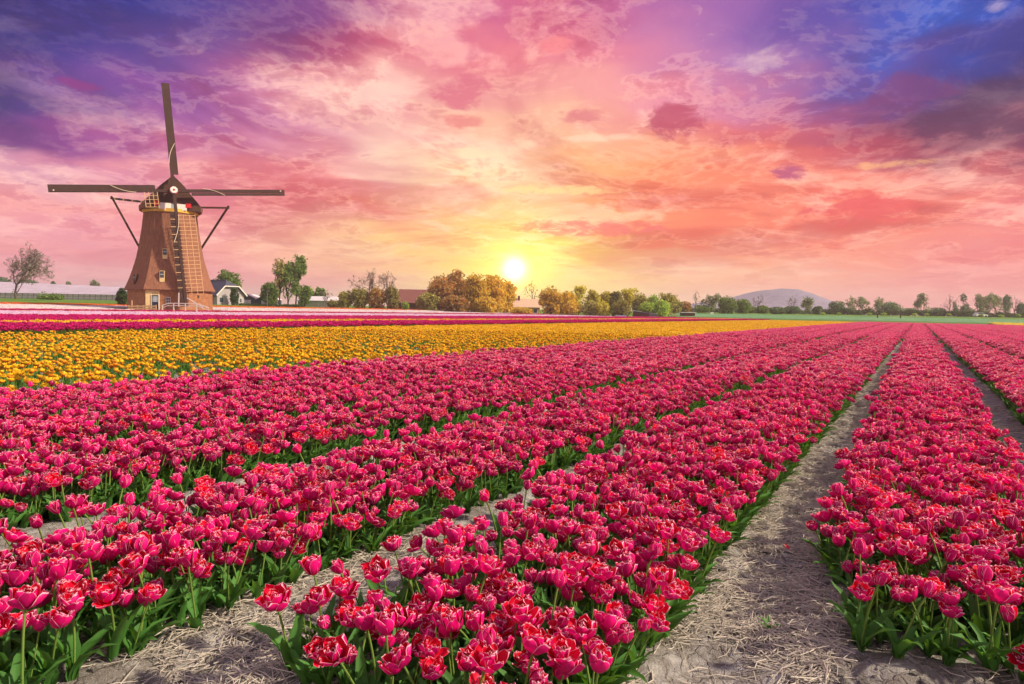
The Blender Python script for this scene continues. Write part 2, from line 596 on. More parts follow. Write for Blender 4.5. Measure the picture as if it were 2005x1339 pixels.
def soil_mat():
    m, N = new_mat('soil')
    P = N.n('ShaderNodeTexCoord').outputs['Object']
    n1 = N.noise(P, 1.6, 6.0, 0.6)
    n2 = N.noise(P, 14.0, 8.0, 0.7)
    n3 = N.noise(P, 90.0, 4.0, 0.7)
    c = N.mix(N.smooth(n1, 0.35, 0.68), lin(154, 152, 148), lin(198, 196, 192))
    c = N.mix(N.smooth(n2, 0.42, 0.66, 0.65, 0.0), c, lin(104, 96, 86))
    c = N.mix(N.smooth(n3, 0.55, 0.75, 0.0, 0.5), c, lin(214, 207, 194))
    vo = N.n('ShaderNodeTexVoronoi', feature='DISTANCE_TO_EDGE')
    N.put(vo.inputs['Vector'], N.v('MULTIPLY_ADD', N.noise(P, 9.0, 3.0, 0.6, 0.0, True), (0.12, 0.12, 0.12), P))
    vo.inputs['Scale'].default_value = 11.0
    crk = N.smooth(vo.outputs['Distance'], 0.0, 0.07)
    c = N.mix(N.m('MULTIPLY', N.m('SUBTRACT', 1.0, crk), 0.22), c, lin(92, 84, 74))
    h = N.m('ADD', N.m('MULTIPLY', n2, 0.7), N.m('MULTIPLY_ADD', n3, 0.4, N.m('MULTIPLY', crk, 0.25)))
    return finish(m, N, principled(N, c, 0.95, 0.1, bump(N, h, 0.9, 0.03)))


def grass_mat(name, a, b):
    m, N = new_mat(name)
    P = N.n('ShaderNodeTexCoord').outputs['Object']
    n1 = N.noise(P, 0.15, 6.0, 0.65)
    n2 = N.noise(P, 3.0, 6.0, 0.7)
    c = N.mix(N.smooth(n1, 0.3, 0.7), a, b)
    c = N.scale(c, N.smooth(n2, 0.2, 0.8, 0.6, 1.4))
    return finish(m, N, principled(N, c, 0.9, 0.1, bump(N, n2, 1.0, 0.3)))


M_SOIL = soil_mat()
M_GRASS = grass_mat('grass', lin(86, 128, 52), lin(116, 150, 66))
M_TEAL = grass_mat('young_crop', lin(98, 150, 106), lin(120, 166, 118))
M_LEAF = foliage_mat('tulip_leaf', lin(74, 126, 54), 0.28, 0.25, lin(110, 160, 40))
M_STEM = foliage_mat('tulip_stem', lin(112, 142, 62), 0.15, 0.1)
M_STRAW = foliage_mat('straw', lin(190, 183, 170), 0.45, 0.1)
M_PINK = petal_mat('crimson_petal', lin(226, 18, 124), lin(234, 16, 58), lin(255, 200, 218), 0.45, 0.9, trans=0.3, var=0.3)
M_PINKF = petal_mat('crimson_petal_small', lin(228, 20, 124), lin(234, 18, 78), lin(255, 165, 200), 0.5, 1.0, rim_amt=0.6, trans=0.32)
M_PINKM = petal_mat('crimson_petal_mid', lin(226, 18, 124), lin(234, 16, 66), lin(255, 198, 216), 0.45, 0.95, rim_amt=0.95, trans=0.32)
M_YEL = petal_mat('yellow_petal', lin(254, 202, 28), lin(254, 212, 44), lin(255, 222, 70), 0.3, 0.9, base=lin(200, 66, 26), rim_amt=0.6, var=0.3, base_hi=0.8, alt=lin(244, 150, 40))
M_MAG = petal_mat('magenta_petal', lin(206, 8, 112), lin(206, 8, 96), lin(236, 60, 150), 0.4, 0.95, rim_amt=0.6)
M_LIL = petal_mat('lilac_petal', lin(226, 176, 226), lin(236, 190, 232), lin(250, 222, 244), 0.3, 0.9)
M_WHT = petal_mat('white_petal', lin(238, 222, 226), lin(244, 226, 226), lin(255, 245, 245), 0.3, 0.9)
M_ORG = petal_mat('orange_petal', lin(238, 92, 32), lin(240, 104, 30), lin(250, 140, 60), 0.3, 0.9)
M_SYEL = petal_mat('lemon_petal', lin(250, 222, 40), lin(250, 226, 50), lin(255, 240, 110), 0.3, 0.9)


# ------------------------------------------------------------------ ground
def grid_sheet(xs, ys, zfun, keep=None):
    X, Y = np.meshgrid(xs, ys)
    Z = zfun(X, Y)
    v = np.stack([X, Y, Z], -1).reshape(-1, 3)
    nx, ny = len(xs), len(ys)
    i = np.arange(ny - 1)[:, None] * nx + np.arange(nx - 1)[None, :]
    f = np.stack([i, i + 1, i + nx + 1, i + nx], -1).reshape(-1, 4)
    if keep is not None:
        cx = (X[:-1, :-1] + X[1:, 1:]) / 2
        cy_ = (Y[:-1, :-1] + Y[1:, 1:]) / 2
        f = f[keep(cx, cy_).ravel()]
        used = np.unique(f)
        re = np.full(len(v), -1)
        re[used] = np.arange(len(used))
        v, f = v[used], re[f]
    return v, f


def spaced(parts):
    return np.unique(np.round(np.concatenate([np.arange(a, b, s) for a, b, s in parts]), 4))


xs = spaced([(-1500, -400, 100), (-400, -160, 20), (-160, -20, 2.5), (-20, -5.0, 0.12), (-5.0, 3.2, 0.03), (3.2, 15, 0.12), (15, 60, 2.5), (60, 400, 20), (400, 1600, 100)])
ys = spaced([(-600, -20, 60), (-20, 0.0, 1.0), (0.0, 9.0, 0.03), (9, 20, 0.10), (20, 60, 0.5), (60, 250, 3), (250, 600, 25), (600, 1600, 100)])
v, f = grid_sheet(xs, ys, ground_z)
ground = obj('ground', mesh('ground', v, f, [M_SOIL], smooth=True))
tag(ground, 'sandy grey soil of the bulb field with furrows', 'ground', kind='structure')

xs = spaced([(-1500, -400, 100), (-400, -100, 10), (-100, 60, 4), (60, 400, 20), (400, 1600, 100)])
ys = spaced([(-600, -20, 60), (-20, 60, 4), (60, 260, 4), (260, 600, 25), (600, 1600, 100)])
FAR_X, FAR_Y = -99.5, 142.0
v, f = grid_sheet(xs, ys, lambda x, y: rise(x, y) + 0.06, lambda x, y: (x < FAR_X) | (y > FAR_Y) | (x > 36))
tag(obj('grass_verge', mesh('grass_verge', v, f, [M_GRASS], smooth=True)), 'green grass land beyond the tulip strips', 'grass', kind='structure')
v, f = grid_sheet(spaced([(-60, 120, 4)]), spaced([(168, 200, 3)]), lambda x, y: rise(x, y) + 0.10)
tag(obj('crop_field', mesh('crop_field', v, f, [M_TEAL], smooth=True)), 'pale blue green strip of young crop before the far hedge', 'field', kind='structure')


# ------------------------------------------------------------------ hill, buildings, windmill
M_HILL = grass_mat('hazy_hill', lin(112, 110, 138), lin(146, 138, 158))  # distance haze painted into the lavender base colour, besides the haze volume


def hill():
    D0 = 900.0
    s = D0 / FPX
    c = stand(1518, D0)
    nx, ny = 61, 21
    X = np.linspace(-260, 190, nx) * s
    Yd = np.linspace(-140, 140, ny)
    prof = np.interp(X / s, [-260, -200, -140, -95, -60, -30, 0, 25, 50, 75, 100, 130, 190], [4, 15, 26, 31, 41, 50, 55, 54, 46, 34, 21, 9, 0])
    Xg, Yg = np.meshgrid(X, Yd)
    Z = prof[None, :] * s * np.cos(Yg / 140 * math.pi / 2) ** 1.2 + 2.2 * fbm(Xg, Yg, 0.02, 3) * (np.abs(Yg) < 135) - 2.0
    cyw, syw = math.cos(YAW), math.sin(YAW)
    P = np.stack([c.x + cyw * Xg - syw * Yg, c.y + syw * Xg + cyw * Yg, c.z + Z], -1).reshape(-1, 3)
    i = np.arange(ny - 1)[:, None] * nx + np.arange(nx - 1)[None, :]
    F = np.stack([i, i + 1, i + nx + 1, i + nx], -1).reshape(-1, 4)
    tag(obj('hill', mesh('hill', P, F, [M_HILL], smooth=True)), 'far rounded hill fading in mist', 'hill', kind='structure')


hill()

M_THATCH = plain('thatch', lin(146, 102, 80), 0.95, 0.24, 5.0, 0.1, 0.08, (1, 1, 0.22))
M_WOOD = plain('dark_wood', lin(84, 58, 48), 0.8, 0.3, 5.0, 0.2, 0.01, (1, 1, 4))
M_BOARD = plain('sail_board', lin(72, 53, 48), 0.8, 0.15, 2.0, 0.2)
M_WHITE = plain('white_paint', lin(232, 226, 216), 0.5, 0.06, 8.0)
M_CREAM = plain('cream_paint', lin(236, 208, 150), 0.6, 0.08, 6.0)
M_RED = plain('red_paint', lin(200, 30, 44), 0.5, 0.1, 8.0)
M_GREYBLUE = plain('pale_blue_paint', lin(150, 168, 176), 0.5, 0.1, 8.0)
M_NAVY = plain('dark_blue_paint', lin(44, 52, 74), 0.5, 0.1, 8.0)
M_YBAND = plain('yellow_paint', lin(226, 178, 76), 0.6, 0.1, 6.0)
M_ROPE = plain('rope', lin(232, 214, 186), 0.9, 0.1, 20.0)
M_LATH = plain('lattice_wood', lin(206, 168, 124), 0.8, 0.2, 10.0)
M_SLATE = plain('slate_roof', lin(74, 78, 92), 0.6, 0.2, 4.0, 0.3, 0.02)
M_PLASTER = plain('house_plaster', lin(176, 168, 170), 0.9, 0.1, 2.0)
M_BROWNROOF = plain('brown_tile_roof', lin(128, 84, 78), 0.9, 0.15, 3.0, 0.1, 0.02)
M_BROWNWALL = plain('brown_wall', lin(110, 66, 54), 0.9, 0.15, 3.0)
M_SHED = plain('dark_shed_wall', lin(52, 68, 78), 0.8, 0.15, 3.0)
M_METAL = plain('white_sheet_metal', lin(222, 216, 216), 0.45, 0.05, 1.0, 0.4)
M_GHROOF = plain('greenhouse_roof', lin(186, 174, 186), 0.6, 0.12, 0.3, 0.3)
M_GREYWALL = plain('grey_wall', lin(196, 192, 188), 0.8, 0.08, 1.0)
M_PALEROOF = plain('pale_tile_roof', lin(206, 176, 146), 0.8, 0.1, 3.0)
M_PALEWALL = plain('pale_brick_wall', lin(198, 160, 122), 0.9, 0.12, 3.0)
M_POST = plain('weathered_post', lin(120, 122, 128), 0.8, 0.2, 6.0)
M_TYRE = plain('tyre', lin(34, 34, 36), 0.9, 0.1, 6.0)
M_CARW = plain('car_paint', lin(228, 228, 230), 0.3, 0.03, 2.0, 0.5)
M_BARK = plain('bark', lin(104, 88, 80), 0.95, 0.25, 3.0, 0.1, 0.03)
M_BARK2 = plain('dark_bark', lin(74, 66, 64), 0.95, 0.25, 3.0, 0.1, 0.03)


def brick_mat():
    m, N = new_mat('brick_wall')
    P = N.n('ShaderNodeTexCoord').outputs['Object']
    b = N.n('ShaderNodeTexBrick')
    b.inputs['Color1'].default_value = (*lin(176, 116, 78), 1)
    b.inputs['Color2'].default_value = (*lin(150, 92, 64), 1)
    b.inputs['Mortar'].default_value = (*lin(176, 150, 120), 1)
    b.inputs['Scale'].default_value = 4.0
    mp = N.n('ShaderNodeCombineXYZ')
    sp = N.n('ShaderNodeSeparateXYZ')
    N.t.links.new(P, sp.inputs[0])
    N.put(mp.inputs[0], N.m('SUBTRACT', sp.outputs[0], sp.outputs[1]))
    N.put(mp.inputs[1], sp.outputs[2])
    N.t.links.new(mp.outputs[0], b.inputs['Vector'])
    n = N.noise(P, 2.0, 5.0, 0.6)
    c = N.scale(b.outputs['Color'], N.smooth(n, 0.2, 0.8, 0.75, 1.25))
    return finish(m, N, principled(N, c, 0.9, 0.1))


def glass_mat():
    m, N = new_mat('window_glass')
    return finish(m, N, principled(N, lin(60, 74, 86), 0.08, 0.6))


M_BRICK, M_GLASS = brick_mat(), glass_mat()


def windmill():
    p = stand(332, 84.0)
    LOC = Vector((p.x, p.y, p.z + 0.12))
    root = thing('windmill', 'tall brown thatched windmill with four narrow sails beside the house', 'windmill', LOC, YAW)
    Rinv = Matrix.Rotation(-YAW, 3, 'Z')
    e0 = Rinv @ (EYE - LOC)

    def lp(px, py, yl):
        r = Rinv @ ray(px, py)
        return e0 + r * ((yl - e0.y) / r.y)
    dz = lp(333, 606, 0).z            # height of the flower line at the mill's foot
    CX = 0.22
    FA = rad(-75.4)

    def corner(ap, z, k, cx=CX):
        a = FA + rad(22.5 + 45 * k)
        r = ap / math.cos(rad(22.5))
        return (cx + r * math.cos(a), r * math.sin(a), z)

    def octa(rings, cap_lo=True, cap_hi=True):
        mb = MB()
        vs = [corner(ap, z, k) for ap, z in rings for k in range(8)]
        fs = [(i * 8 + k, i * 8 + (k + 1) % 8, i * 8 + 8 + (k + 1) % 8, i * 8 + 8 + k) for i in range(len(rings) - 1) for k in range(8)]
        if cap_lo:
            fs.append(tuple(reversed(range(8))))
        if cap_hi:
            fs.append(tuple(range((len(rings) - 1) * 8, len(rings) * 8)))
        return mb.add(vs, fs)
    ze = lp(333, 570, 0).z
    zt = lp(333, 413, 0).z
    octa([(4.44, -1.0), (4.40, ze + 0.12)]).build('base_wall', M_BRICK, root)
    H = zt - ze
    prof = [(0.0, 4.70), (0.012, 4.74), (0.06, 4.52), (0.13, 4.26), (0.25, 3.90), (0.40, 3.52), (0.56, 3.25), (0.75, 2.98), (0.93, 2.80), (1.0, 2.77)]
    octa([(a, ze + t * H) for t, a in prof]).build('thatched_tower', M_THATCH, root)
    octa([(2.92, zt - 0.42), (2.94, zt - 0.02)]).build('yellow_band', M_YBAND, root)

    def ap_at(z):
        t = (z - ze) / H
        return float(np.interp(t, [q[0] for q in prof], [q[1] for q in prof]))

    def on_face(k, ap, t0, t1, z0, z1, out0, out1, name, mat, parent):
        a = FA + rad(45 * k)
        n = Vector((math.cos(a), math.sin(a), 0))
        t = Vector((-math.sin(a), math.cos(a), 0))
        c = Vector((CX, 0, 0)) + n * ap
        mb = MB()
        vs = []
        for z in (z0, z1):
            for u, o in ((t0, out0), (t1, out0), (t1, out1), (t0, out1)):
                q = c + t * u + n * o
                vs.append((q.x, q.y, z))
        mb.add(vs, [(0, 1, 2, 3), (7, 6, 5, 4), (0, 4, 5, 1), (1, 5, 6, 2), (2, 6, 7, 3), (3, 7, 4, 0)])
        return mb.build(name, mat, parent)
    # entrance bay: plastered panel, door, vents, window
    on_face(0, 4.41, -1.80, -0.32, -0.6, ze + 0.05, -0.1, 0.05, 'plaster_panel', M_CREAM, root)
    dr = on_face(0, 4.41, -1.12, -0.42, 0.28, 1.95, 0.0, 0.09, 'door', M_NAVY, root)
    on_face(0, 4.41, -1.18, -1.12, 0.28, 2.01, 0.0, 0.12, 'door_frame', M_WHITE, dr)
    on_face(0, 4.41, -0.42, -0.36, 0.28, 2.01, 0.0, 0.12, 'door_frame', M_WHITE, dr)
    on_face(0, 4.41, -1.04, -0.50, 1.15, 1.82, 0.0, 0.105, 'door_pane', M_GREYBLUE, dr)
    on_face(0, 4.41, -0.80, -0.76, 1.15, 1.82, 0.0, 0.12, 'glazing_bar', M_WHITE, dr)
    on_face(0, 4.41, -1.04, -0.50, 1.46, 1.50, 0.0, 0.12, 'glazing_bar', M_WHITE, dr)
    for k in range(4):
        on_face(0, 4.41, -1.10 + 0.19 * k, -1.04 + 0.19 * k, 2.06, 2.22, 0.0, 0.065, 'vent_slot', M_WOOD, root)
    w = on_face(0, 4.41, 0.36, 0.86, 0.95, 1.75, 0.0, 0.07, 'window', M_WHITE, root)
    on_face(0, 4.41, 0.41, 0.81, 1.01, 1.69, 0.0, 0.085, 'pane', M_GLASS, w)
    on_face(0, 4.41, 0.595, 0.625, 1.01, 1.69, 0.0, 0.10, 'glazing_bar', M_WHITE, w)
    on_face(0, 4.41, 0.41, 0.81, 1.33, 1.36, 0.0, 0.10, 'glazing_bar', M_WHITE, w)
    for u in (-1.35, 0.6):
        on_face(1, 4.41, u - 0.1, u + 0.1, 1.75, 2.05, 0.0, 0.06, 'wall_anchor', M_WOOD, root)
    # dormer windows in the thatch
    for k, u, z0, z1 in ((0, 0.10, lp(320, 507, -3).z, lp(320, 487, -3).z), (0, -0.05, lp(318, 552, -4).z, lp(318, 530, -4).z), (7, -0.1, lp(268, 557, -3).z, lp(268, 537, -3).z)):
        wd = 0.26 if k == 0 else 0.13
        a0 = ap_at(z0)
        d_ = on_face(k, a0, u - wd, u + wd, z0, z1, -0.9, 0.06, 'window', M_CREAM if k == 0 else M_WOOD, root)
        on_face(k, a0, u - wd + 0.05, u + wd - 0.05, z0 + (z1 - z0) * 0.38, z1 - 0.06, -0.5, 0.075, 'pane', M_GLASS, d_)
        on_face(k, a0, u - wd + 0.05, u + wd - 0.05, z0 + (z1 - z0) * 0.66, z0 + (z1 - z0) * 0.70, -0.5, 0.09, 'glazing_bar', M_WHITE, d_)
    # cap: boat shaped, ridge along the windshaft
    NA = rad(-58)
    nh = Vector((math.cos(NA), math.sin(NA), 0))
    th = Vector((-math.sin(NA), math.cos(NA), 0))
    TILT = rad(8)
    n = (nh * math.cos(TILT) + Vector((0, 0, math.sin(TILT)))).normalized()
    r = Rinv @ ray(340, 373)
    HUB = e0 + r * ((3.9 - e0.dot(nh)) / r.dot(nh))
    zp = lp(338, 346, -1.5).z
    hw = [(0.0, 1.0), (0.10, 1.02), (0.30, 0.84), (0.52, 0.60), (0.72, 0.40), (0.88, 0.19), (1.0, 0.02)]
    secs = [(-3.6, 0.62, 0.50), (-2.9, 0.84, 0.74), (-1.5, 0.97, 0.90), (0.3, 1.0, 0.98), (1.8, 0.96, 1.0), (2.55, 0.88, 1.0)]
    mb = MB()
    zc = zt - 0.12
    vs = []
    m_ = len(hw)
    for t, kw, kh in secs:
        for q, wv in hw:
            vs.append(tuple(nh * t + th * (3.42 * wv * kw) + Vector((CX, 0, zc + q * (zp - zc) * kh))))
        for q, wv in reversed(hw):
            vs.append(tuple(nh * t - th * (3.42 * wv * kw) + Vector((CX, 0, zc + q * (zp - zc) * kh))))
    rn = 2 * m_
    fs = []
    for i in range(len(secs) - 1):
        for k in range(rn):
            fs.append((i * rn + k, i * rn + (k + 1) % rn, (i + 1) * rn + (k + 1) % rn, (i + 1) * rn + k))
    fs.append(tuple(range(rn)))
    cap = mb.add(vs, fs).build('cap', M_THATCH, root)
    k0 = (len(secs) - 1) * rn
    fv = [Vector(vs[k0 + k]) for k in range(rn)]
    fm = MB()
    back = [q - nh * 0.25 for q in fv]
    front = [q + nh * 0.06 for q in fv]
    fm.add(back + front, [tuple(range(rn, 2 * rn)), tuple(reversed(range(rn)))] + [(k, (k + 1) % rn, rn + (k + 1) % rn, rn + k) for k in range(rn)])
    fm.build('front_boarding', M_WOOD, cap)
    c0 = nh * 2.64 + Vector((CX, 0, 0))

    def plate(u0, u1, z0, z1, o, th_, name, mat, par):
        m2 = MB()
        a_ = c0 + th * u0 + nh * o
        b_ = c0 + th * u1 + nh * o
        zc_ = (z0 + z1) / 2
        m2.bar((a_.x, a_.y, zc_), (b_.x, b_.y, zc_), z1 - z0, th_, (0, 0, 1))
        return m2.build(name, mat, par)
    zb = lp(338, 405, -2).z
    bd = plate(-1.55, -0.25, zb - 0.36, zb + 0.36, 0.14, 0.08, 'name_board', M_WHITE, root)
    plate(0.25, 1.45, zb - 0.36, zb + 0.36, 0.14, 0.08, 'name_board_half', M_WHITE, bd)
    plate(-0.25, 0.25, zb - 0.26, zb + 0.30, 0.14, 0.07, 'name_board_middle', M_GREYBLUE, bd)
    for u in (-1.72, 1.62):
        plate(u - 0.30, u + 0.30, zb - 0.02, zb + 0.50, 0.16, 0.10, 'red_end_block', M_RED, bd)
    for u in (-0.9, -0.55, 0.6, 0.95):
        plate(u - 0.13, u + 0.13, zb - 0.50, zb - 0.34, 0.14, 0.07, 'scalloped_edge', M_CREAM, bd)
    # windshaft and white poll end
    sh = MB().tube([HUB - n * 2.6, HUB + n * 0.1], [0.33, 0.33], 8).build('windshaft', M_WOOD, root)
    side = n.cross(Vector((0, 0, 1))).normalized()
    MB().tube([HUB + n * 0.12, HUB + n * 0.42], [0.44, 0.40], 8).build('poll_end', M_WHITE, sh)
    MB().tube([HUB + n * 0.425, HUB + n * 0.50], [0.13, 0.10], 8).build('poll_boss', M_RED, sh)
    MB().tube([HUB + n * 0.02, HUB + n * 0.11], [0.50, 0.48], 8).build('poll_ring', M_RED, sh)
    # sails
    for nm, tip in (('up', (319, 163)), ('left', (94, 372)), ('right', (557, 374)), ('down', (365, 600))):
        q = Rinv @ ray(*tip)
        P = e0 + q * ((HUB - e0).dot(n) / q.dot(n))
        ax = (P - HUB)
        Ls = ax.length
        ax.normalize()
        sd = n.cross(ax).normalized()          # leading side carries the wind board
        if nm in ('up', 'left', 'right', 'down'):
            sd = -sd
        off = n * (0.06 if nm in ('up', 'down') else -0.14)
        A = HUB + off
        st = MB().bar(A, A + ax * Ls, 0.34, 0.26, sd).build('sail', M_BOARD, root)
        b0 = 1.9 if nm != 'down' else 2.6
        MB().bar(A + ax * b0 + sd * 0.42 + n * 0.02, A + ax * Ls + sd * 0.40 + n * 0.02, 0.50 if nm != 'right' else 0.32, 0.07, sd).build('wind_board', M_BOARD, st)
        if nm == 'down':
            k = 0
            t = 3.0
            while t < 12.4:
                MB().bar(A + ax * t - sd * 0.10 + n * 0.15, A + ax * t - sd * 2.02 + n * 0.15, 0.055, 0.05, ax).build('lattice_rung', M_LATH, st)
                MB().bar(A + ax * t + sd * 0.20 + n * 0.10, A + ax * t + sd * 0.72 + n * 0.10, 0.07, 0.05, ax).build('lattice_rung', M_LATH if k % 2 else M_BOARD, st)
                t += 0.45
                k += 1
            for u in (0.72, 1.36, 1.98):
                MB().bar(A + ax * 2.9 - sd * u + n * 0.12, A + ax * 12.45 - sd * u + n * 0.12, 0.05, 0.05, sd).build('lattice_stile', M_LATH, st)
        if nm == 'left':
            for t in (1.75, 2.2, 2.65, 3.1):
                MB().bar(A + ax * t - sd * 0.15 + n * 0.1, A + ax * t - sd * 1.95 + n * 0.1, 0.06, 0.05, ax).build('lattice_rung', M_LATH, st)
            for u in (0.6, 1.05, 1.5, 1.93):
                MB().bar(A + ax * 1.7 - sd * u + n * 0.12, A + ax * 3.15 - sd * u + n * 0.12, 0.05, 0.05, sd).build('lattice_stile', M_LATH, st)
        r0, r1 = {'up': (3.2, 5.6), 'left': (3.9, 6.4), 'right': (3.2, 5.6), 'down': (2.9, 6.2)}[nm]
        pts_ = []
        for j in range(7):
            f_ = j / 6
            pts_.append(A + ax * (r0 + (r1 - r0) * f_) + sd * (-0.22 + 0.8 * f_ - 0.18 * math.sin(f_ * math.pi)) + n * 0.2)
        MB().tube(pts_, [0.032] * 7, 5).build('rope', M_ROPE, st)
        if nm in ('left', 'right'):
            MB().tube([A + ax * (Ls - 0.5) + n * 0.13, A + ax * (Ls - 0.5) + n * 0.19], [0.08, 0.08], 8).build('bolt', M_ROPE, st)
    # tail beams behind the cap
    tb = MB().bar(lp(296, 397, 1.5), lp(217, 388, 2.6), 0.22, 0.2).build('tail_beam', M_WOOD, root)
    for k in range(8):
        f_ = 0.12 + 0.11 * k
        a_ = lp(296, 397, 1.5).lerp(lp(217, 388, 2.6), f_)
        MB().box(a_.x - 0.09, a_.x + 0.09, a_.y - 0.13, a_.y + 0.13, a_.z - 0.13, a_.z + 0.13).build('beam_collar', M_LATH if k % 2 else M_NAVY, tb)
    MB().bar(lp(218, 384, 2.6), lp(276, 490, 3.0), 0.20, 0.2).build('tail_strut', M_WOOD, root)
    MB().bar(lp(378, 406, 1.5), lp(449, 407, 2.6), 0.22, 0.2).build('tail_beam', M_WOOD, root)
    MB().bar(lp(448, 403, 2.6), lp(390, 493, 3.0), 0.20, 0.2).build('tail_strut', M_WOOD, root)
    # white railing in front
    ra = thing('footbridge_railing', 'white wooden footbridge railing in front of the windmill', 'railing', LOC, YAW)
    yb = -6.4
    tops = [(317, 598), (330, 593.5), (362, 594), (388, 595), (409, 603)]
    for (a_, b_) in zip(tops[:-1], tops[1:]):
        MB().bar(lp(*a_, yb), lp(*b_, yb), 0.10, 0.08).build('rail', M_WHITE, ra)
        MB().bar(lp(a_[0], a_[1] + 5, yb), lp(b_[0], b_[1] + 4, yb), 0.08, 0.07).build('rail', M_WHITE, ra)
    for px, py in ((318, 597.5), (340, 593.6), (363, 594), (385, 594.8)):
        t_ = lp(px, py, yb)
        MB().box(t_.x - 0.05, t_.x + 0.05, t_.y - 0.05, t_.y + 0.05, -0.7, t_.z + 0.04).build('post', M_WHITE, ra)
    MB().bar(lp(350, 573, yb + 0.4), lp(349.5, 600, yb + 0.4), 0.09, 0.09).build('tall_post', M_WHITE, ra)
    MB().bar(lp(366, 583, yb + 0.3), lp(398, 602, yb + 0.3), 0.08, 0.08).build('brace', M_WHITE, ra)
    fe = thing('garden_fence', 'low weathered plank fence at the left foot of the windmill', 'fence', LOC, YAW)
    for px in (252, 258, 269, 281, 292, 305):
        t_ = lp(px, 597 if px != 258 else 588, -5.9)
        MB().box(t_.x - 0.06, t_.x + 0.06, t_.y - 0.05, t_.y + 0.05, -0.7, t_.z).build('post', M_LATH, fe)
    for py in (599.5, 604):
        MB().bar(lp(250, py, -5.98), lp(306, py, -5.98), 0.16, 0.05).build('plank', M_LATH, fe)


windmill()


def xf(px, d, dz=0.0):
    """origin on the ground and metres per pixel there"""
    p = stand(px, d)
    return Vector((p.x, p.y, p.z + dz)), d / FPX


def gable_roof(mb, x0, x1, y0, y1, ze, zr, over=0.25, t=0.14):
    """ridge along y; two slabs"""
    xm = (x0 + x1) / 2
    for s in (-1, 1):
        xe = xm + s * ((x1 - x0) / 2 + over)
        zz = ze - over * (zr - ze) / ((x1 - x0) / 2)
        poly = [(xm, zr), (xe, zz), (xe, zz + t), (xm, zr + t)]
        if s > 0:
            poly = poly[::-1]
        mb.prism(poly, y0 - over, y1 + over)
    return mb


def windows(root, spec, y, mat=None):
    for x0, x1, z0, z1 in spec:
        w = MB().box(x0, x1, y - 0.06, y + 0.02, z0, z1).build('window', M_WHITE, root)
        MB().box(x0 + 0.08, x1 - 0.08, y - 0.075, y - 0.02, z0 + 0.08, z1 - 0.08).build('pane', M_GLASS, w)


